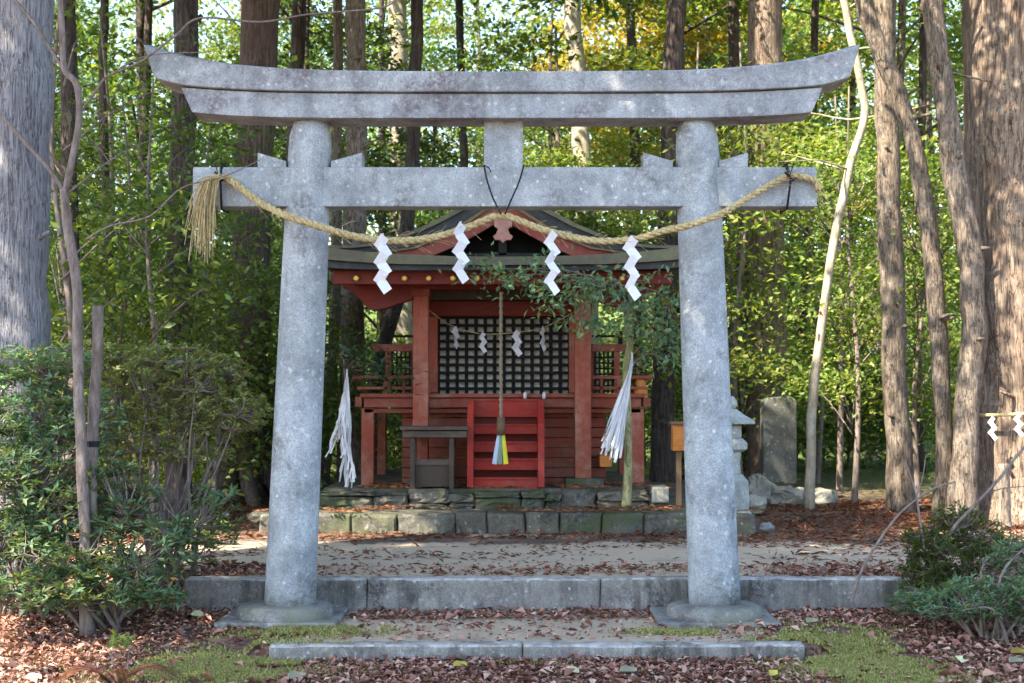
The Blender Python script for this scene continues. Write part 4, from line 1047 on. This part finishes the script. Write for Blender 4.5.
# ------------------------------------------------------------------ near shrubs built of whorled twigs
def whorl_shrub(name, label, base, blobs, n, mat, L_, W_, nleaf, stems, seed, cat='shrub', sr=.016):
    random.seed(seed); global rng
    rng = np.random.default_rng(seed)
    base = Vector(base); t = thing(name, label, cat, base)
    tips = []
    wts = [b_[1][0] * b_[1][2] for b_ in blobs]; tot = sum(wts)
    for (c, r), wt in zip(blobs, wts):
        k = max(3, int(n * wt / tot)); u = unit(rng.normal(size=(k, 3))); q_ = .35 + .65 * rng.random(k) ** .6
        tips.append(np.array(c) + u * q_[:, None] * np.array(r))
    tips = np.concatenate(tips); tips = tips[tips[:, 2] > base.z + .04]
    m = MB(); forks = []
    for s_ in range(stems):
        tt = Vector(tips[random.randrange(len(tips))]); a = base + Vector((random.gauss(0, .1), random.gauss(0, .08), -.05))
        mid = a.lerp(tt, .5) + Vector((random.gauss(0, .08), random.gauss(0, .08), .12)); P = catmull([a, mid, tt], 5)
        m.tube(P, [sr * (1 - .75 * i / 10) for i in range(11)], 6, wob=.1); forks += P[3:]
    F_ = np.array([tuple(f) for f in forks])
    for tp in tips:
        d = np.linalg.norm(F_ - tp, axis=1) + np.maximum(0, F_[:, 2] - tp[2]) * 1.0; a = Vector(F_[int(np.argmin(d))]); e = Vector(tp)
        if (a - e).length < .02: continue
        m.tube([a, a.lerp(e, .55) + Vector((random.gauss(0, .02), random.gauss(0, .02), -.02)), e], [.005, .0035, .002], 3, False)
    m.build('stems', 'twig', t, smooth=True)
    k = len(tips); N = k * nleaf
    b = np.repeat(tips, nleaf, 0)
    upv = unit(rng.normal(size=(k, 3)) * .35 + np.array([0, 0, 1])); upr = np.repeat(upv, nleaf, 0)
    rnd = rng.normal(size=(N, 3)); rad = unit(rnd - upr * np.sum(rnd * upr, 1, keepdims=True))
    ax = unit(rad + upr * rng.uniform(-.25, .7, N)[:, None]); sc = rng.uniform(.65, 1.15, N)
    leaves('foliage', mat, b - upr * rng.uniform(0, .03, N)[:, None], ax, upr + rng.normal(size=(N, 3)) * .25, L_ * sc, W_ * sc, t)
    return t
def bl(px, py, D, rx, ry, rz): return (tuple(W(px, py, D)), (rx, ry, rz))
whorl_shrub('rhododendron_shrub', 'low blue green leafy shrub spreading beside the left pillar foot', (W(110, 615, 10.0).x, 10.0, gh(-2.8, 10.0)),
    [bl(150, 550, 9.9, .5, .4, .24), bl(60, 520, 10.0, .5, .4, .3), bl(120, 500, 10.1, .34, .3, .25), bl(10, 500, 9.9, .45, .4, .4), bl(205, 530, 10.1, .28, .25, .13), bl(30, 565, 9.7, .5, .35, .2),
     bl(212, 500, 10.1, .2, .2, .12), bl(110, 585, 9.6, .42, .25, .16), bl(30, 590, 9.5, .4, .3, .14), bl(150, 590, 9.6, .25, .2, .12), bl(60, 470, 10.0, .5, .3, .22)],
    1250, 'leaf_rhodo', .082, .024, 8, 24, 101)
whorl_shrub('rhododendron_shrub', 'tall blue green leafy shrub at the far left under the cedar trunk', (-3.5, 10.3, gh(-3.5, 10.3)),
    [bl(25, 410, 10.3, .45, .35, .35), bl(60, 365, 10.4, .35, .3, .18), bl(5, 450, 10.2, .38, .35, .3), bl(90, 420, 10.4, .25, .3, .3), bl(20, 365, 10.3, .32, .3, .16)],
    850, 'leaf_rhodo', .07, .021, 8, 18, 102)
whorl_shrub('azalea_shrub', 'tall olive green open branched shrub reaching the left pillar', (W(170, 575, 11.2).x, 11.0, gh(-2.6, 11.0)),
    [bl(180, 385, 11.0, .55, .4, .34), bl(225, 410, 10.9, .36, .35, .2), bl(140, 370, 11.1, .42, .4, .22), bl(120, 430, 11.0, .42, .35, .22), bl(210, 370, 11.1, .3, .3, .16), bl(250, 415, 10.8, .17, .2, .12), bl(180, 450, 11.0, .42, .3, .1), bl(95, 355, 11.2, .32, .3, .14)],
    1650, 'leaf_olive', .050, .020, 8, 22, 103)
whorl_shrub('azalea_shrub', 'bushy dark green shrub at the right end of the upper step', (W(948, 590, 10.5).x, 10.5, gh(3.2, 10.5)),
    [bl(950, 555, 10.4, .3, .3, .2), bl(985, 540, 10.5, .2, .25, .16), bl(925, 570, 10.4, .2, .2, .13), bl(955, 520, 10.6, .2, .2, .14), bl(935, 590, 10.2, .25, .2, .1), bl(920, 540, 10.5, .12, .2, .12)],
    900, 'leaf_forest', .05, .015, 8, 16, 104)
whorl_shrub('azalea_shrub', 'low spreading green shrub at the right edge of the foreground', (W(990, 610, 9.8).x, 9.7, gh(3.3, 9.7)),
    [bl(985, 595, 9.7, .35, .3, .13), bl(1030, 600, 9.6, .35, .3, .16), bl(930, 600, 9.8, .2, .2, .08), bl(1025, 560, 10.0, .25, .25, .18), bl(960, 605, 9.6, .35, .25, .1), bl(905, 602, 10.0, .14, .2, .07)],
    1000, 'leaf_rhodo', .055, .017, 8, 16, 105)
whorl_shrub('seedling', 'tiny green seedling on the sand left of the left pillar', (W(208, 528, 14).x, 13.2, gh(-2.8, 13.2)), [bl(205, 528, 13.2, .25, .2, .1)], 40, 'leaf_bright', .08, .03, 6, 6, 106, 'seedling', .004)
whorl_shrub('seedling', 'small yellow green sprig in dead leaves under the left shrub', (W(105, 645, 8.3).x, 8.3, .02), [bl(118, 637, 8.3, .12, .1, .05)], 12, 'leaf_bright', .06, .022, 5, 5, 107, 'seedling', .004)
# dead fern
m = thing('dead_fern', 'brown dried fern fronds lying at the lower left', 'fern', (W(115, 665, 8.1).x, 8.1, .02))
pp = []; aa = []
for f_ in range(9):
    th = -2.8 + f_ * .36 + random.gauss(0, .1); ln = random.uniform(.25, .45)
    for k in range(34):
        u = k / 33; p_ = Vector(m.location) + Vector((math.cos(th) * ln * u, math.sin(th) * ln * u * .6, .03 + .12 * math.sin(u * 2.6)))
        for sd in (-1, 1): pp.append(tuple(p_)); aa.append((math.cos(th + sd * 1.1), math.sin(th + sd * 1.1), -.1))
leaves('fronds', 'dead_fern', np.array(pp), np.array(aa), np.tile([0, 0, 1.], (len(pp), 1)), .05, .012, m)
# bare branches right
bb = thing('bare_branch', 'bare brown twiggy branch leaning up over the right step', 'branch', W(852, 603, 10.1))
m = MB(); ptube(m, [(851, 604), (856, 585), (866, 562), (888, 528), (908, 506), (935, 488), (955, 482)], 10.1, .013, .006); ptube(m, [(915, 500), (922, 480), (926, 455)], 10.1, .006, .003)
m.build('stem', 'twig', bb, smooth=True)
bb = thing('bare_branch', 'dark bare branch rising to the right edge above the shrub', 'branch', W(935, 565, 10.4))
m = MB(); ptube(m, [(935, 565), (952, 530), (975, 505), (1000, 478), (1020, 452), (1050, 420)], 10.4, .014, .009); ptube(m, [(926, 560), (920, 520), (915, 490), (905, 460)], 10.4, .011, .005)
ptube(m, [(985, 494), (1005, 488), (1035, 486)], 10.4, .006, .003); m.build('stem', 'twig', bb, smooth=True)

# ------------------------------------------------------------------ leaf litter
rng = np.random.default_rng(77)
def scatter(n, x0, x1, y0, y1, dens):
    x = rng.uniform(x0, x1, n); y = rng.uniform(y0, y1, n); k = rng.random(n) < dens(x, y); return x[k], y[k]
def litter(name, label, x, y, mat, L_, W_, lift=.02, tilt=.45):
    n = len(x); z = ground_h(x, y) + rng.random(n) ** 1.5 * lift + .004
    th = rng.uniform(0, 6.283, n); ax = np.stack([np.cos(th), np.sin(th), rng.normal(size=n) * .3], 1)
    nr = unit(np.stack([rng.normal(size=n) * tilt, rng.normal(size=n) * tilt, np.ones(n)], 1)); s = np.clip(rng.lognormal(-.15, .38, n), .35, 2.2)
    o = leaves(name, mat, np.stack([x, y, z], 1), unit(ax), nr, L_ * s, W_ * s * rng.uniform(.5, 1.3, n), None, (0, 9, 0), fold=.5)
    return tag(o, label, 'leaf litter', kind='stuff')
def d_front(x, y):
    nz = fbm(x, y, 1.5); f = np.zeros_like(x)
    # in front of the low step
    f = np.maximum(f, (y < Y1 - .0) * (np.where((x > -1.9) & (x < 2.0), .95, .55)) * (nz > .36 - .25 * ((x > -1.9) & (x < 2.0))))
    # left side under shrubs
    f = np.maximum(f, (x < -1.75) * (y < 11.5) * (nz > .27) * .9)
    # between the steps
    f = np.maximum(f, ((y > 10.0 + .35 * nz) & (y < Y2) & (x > -1.1)) * .95)
    f = np.maximum(f, ((y > Y1 + .16) & (y < Y2) & (x < -1.6)) * .7)
    f = np.maximum(f, ((y > 9.7) & (y < Y2) & (x > 1.5)) * .8)
    f = np.maximum(f, .13 * (y > Y1 + .17)); f = np.maximum(f, ((x < -1.6) | (x > 2.0)) * .38)
    # right
    f = np.maximum(f, (x > 2.0) * (y < 11) * (nz > .34) * .9)
    moss = (((x + 1.8) / .5) ** 2 + ((y - 8.95) / .75) ** 2 < 1) | (((x - 2.2) / .42) ** 2 + ((y - 9.1) / .95) ** 2 < 1)
    return np.where(moss, .14, f)
x, y = scatter(75000, -5.2, 5.2, 7.7, 11.5, d_front)
kk = ~(((y > Y1 - .01) & (y < Y1 + .17) & (x > -1.6) & (x < 1.95)) | ((y > Y2 - .01) & (y < Y2 + .18) & (x > -2.45) & (x < 3.0)))
litter('leaf_litter', 'reddish brown dead leaves covering the ground round the steps', x[kk], y[kk], 'litter', .046, .025)
def d_plaza(x, y):
    nz = fbm(x * .45, y * 2.0, 2.2); side = np.clip((np.abs(x + .3) - 2.2) / 2.5, 0, 1)
    f = (nz > .545 - .22 * side) * .6 + .04; f = np.maximum(f, sstep(13.3, 13.9, y) * .9 * (nz > .3)); f = np.maximum(f, (y > 14.4) * (nz > .35) * .8)
    return f * (y > Y2 + .2) * ~((y > 14.18) & (np.abs(x) < 2.72))
x, y = scatter(90000, -9, 9, 10.7, 19, d_plaza)
litter('leaf_litter', 'rust coloured cedar twigs and leaves strewn over the sandy clearing', x, y, 'litter_orange', .075, .016, .015, .3)
x, y = scatter(14000, -2.6, 2.6, 14.22, 16, lambda x, y: (fbm(x, y, 3) > .55) * .5)
z = np.where(y < 15.0, ZT1, ZT2); kk = (np.abs(x) < 1.7) | (y < 14.9); x, y, z = x[kk], y[kk], z[kk]
n = len(x); th = rng.uniform(0, 6.28, n)
tag(leaves('leaf_litter', 'litter_orange', np.stack([x, y, z + .006 + .01 * rng.random(n)], 1), np.stack([np.cos(th), np.sin(th), .1 * np.ones(n)], 1), np.stack([rng.normal(size=n) * .3, rng.normal(size=n) * .3, np.ones(n)], 1), .06, .02, None, (0, 15, .5)),
    'sparse brown litter lying on the stone terrace tiers', 'leaf litter', kind='stuff')
# moss patches: many tiny blades
def mossd(cx, cy, rx, ry, n):
    u = rng.normal(size=(n, 2)) * .5; x = cx + u[:, 0] * rx; y = cy + u[:, 1] * ry
    k = fbm(x, y, 5) + .25 * np.exp(-(u ** 2).sum(1)) > .48; return x[k], y[k]
X = []; Y_ = []
for a in ((-1.85, 8.75, .62, .5, 42000), (-1.4, 9.75, .45, .25, 8000), (2.2, 8.9, .5, .85, 46000), (1.15, 9.65, .35, .12, 2500), (-2.6, 8.1, .8, .2, 5000), (.1, 9.0, .2, .05, 500)):
    x, y = mossd(*a); X.append(x); Y_.append(y)
x = np.concatenate(X); y = np.concatenate(Y_); n = len(x); z = ground_h(x, y) + .002
ax = unit(np.stack([rng.normal(size=n) * .6, rng.normal(size=n) * .6, np.ones(n)], 1))
tag(leaves('moss', 'moss', np.stack([x, y, z], 1), ax, unit(rng.normal(size=(n, 3))), rng.uniform(.014, .036, n), rng.uniform(.008, .015, n), None, (0, 9, 0)), 'yellow green moss patches round the low stone step', 'moss', kind='stuff')
# single large fallen leaves
random.seed(9)
def fleaf(px, py, Y, sz, mat, label, rot):
    c = W(px, py, Y); c.z = gh(c.x, c.y) + .025; n = 9; vs = []; fs = []
    for i in range(n):
        u = i / (n - 1); wv = math.sin(math.pi * u ** .8) * .32 * sz
        for sd in (-1, 0, 1):
            x_, y_ = u * sz - sz / 2, sd * wv
            vs.append(c + Vector((x_ * math.cos(rot) - y_ * math.sin(rot), x_ * math.sin(rot) + y_ * math.cos(rot), abs(sd) * wv * .5 + .35 * sz * (u - .5) ** 2 + (y_ > 0) * .02)))
    for i in range(n - 1):
        for j in (0, 1): fs.append((i * 3 + j, i * 3 + j + 1, (i + 1) * 3 + j + 1, (i + 1) * 3 + j))
    o = MB().add(vs, fs).build('fallen_leaf', mat, None, loc=c, smooth=True)
    s_ = o.modifiers.new('s', 'SOLIDIFY'); s_.thickness = .001
    tag(o, label, 'leaf', 'large pale fallen leaves')
fleaf(812, 618, 9.95, .11, 'fallen_pale', 'curled pale leaf on the dead leaves right of the right pillar base', .6)
fleaf(962, 656, 8.9, .13, 'fallen_pale', 'big cream leaf lying in dead leaves at the lower right', 1.2)
fleaf(1016, 658, 8.9, .10, 'fallen_pale', 'whitish leaf at the lower right edge beside the cream one', .2)
fleaf(1018, 632, 9.2, .10, 'fallen_yellow', 'yellow leaf under the shrub at the right edge', .1)
fleaf(774, 669, 8.5, .09, 'fallen_yellow', 'yellow leaf in front of the low step, right side', .9)
fleaf(572, 667, 8.6, .10, 'fallen_pale', 'pale leaf before the middle of the low step, left of its neighbour', -.6)
fleaf(628, 668, 8.6, .11, 'fallen_pale', 'flat pale leaf before the middle of the low step, right of its neighbour', .1)
fleaf(297, 674, 8.4, .12, 'fallen_pale', 'whitish leaf near the bottom edge left of centre', .7)
fleaf(34, 655, 8.4, .09, 'fallen_pale', 'small whitish leaf on brown litter at the far left', .1)
fleaf(197, 592, 10.2, .11, 'fallen_pale', 'white leaf under the end of the left shrub by the upper step', -.4)
fleaf(460, 661, 8.8, .09, 'fallen_yellow', 'yellowish leaf against the face of the low step', .2)
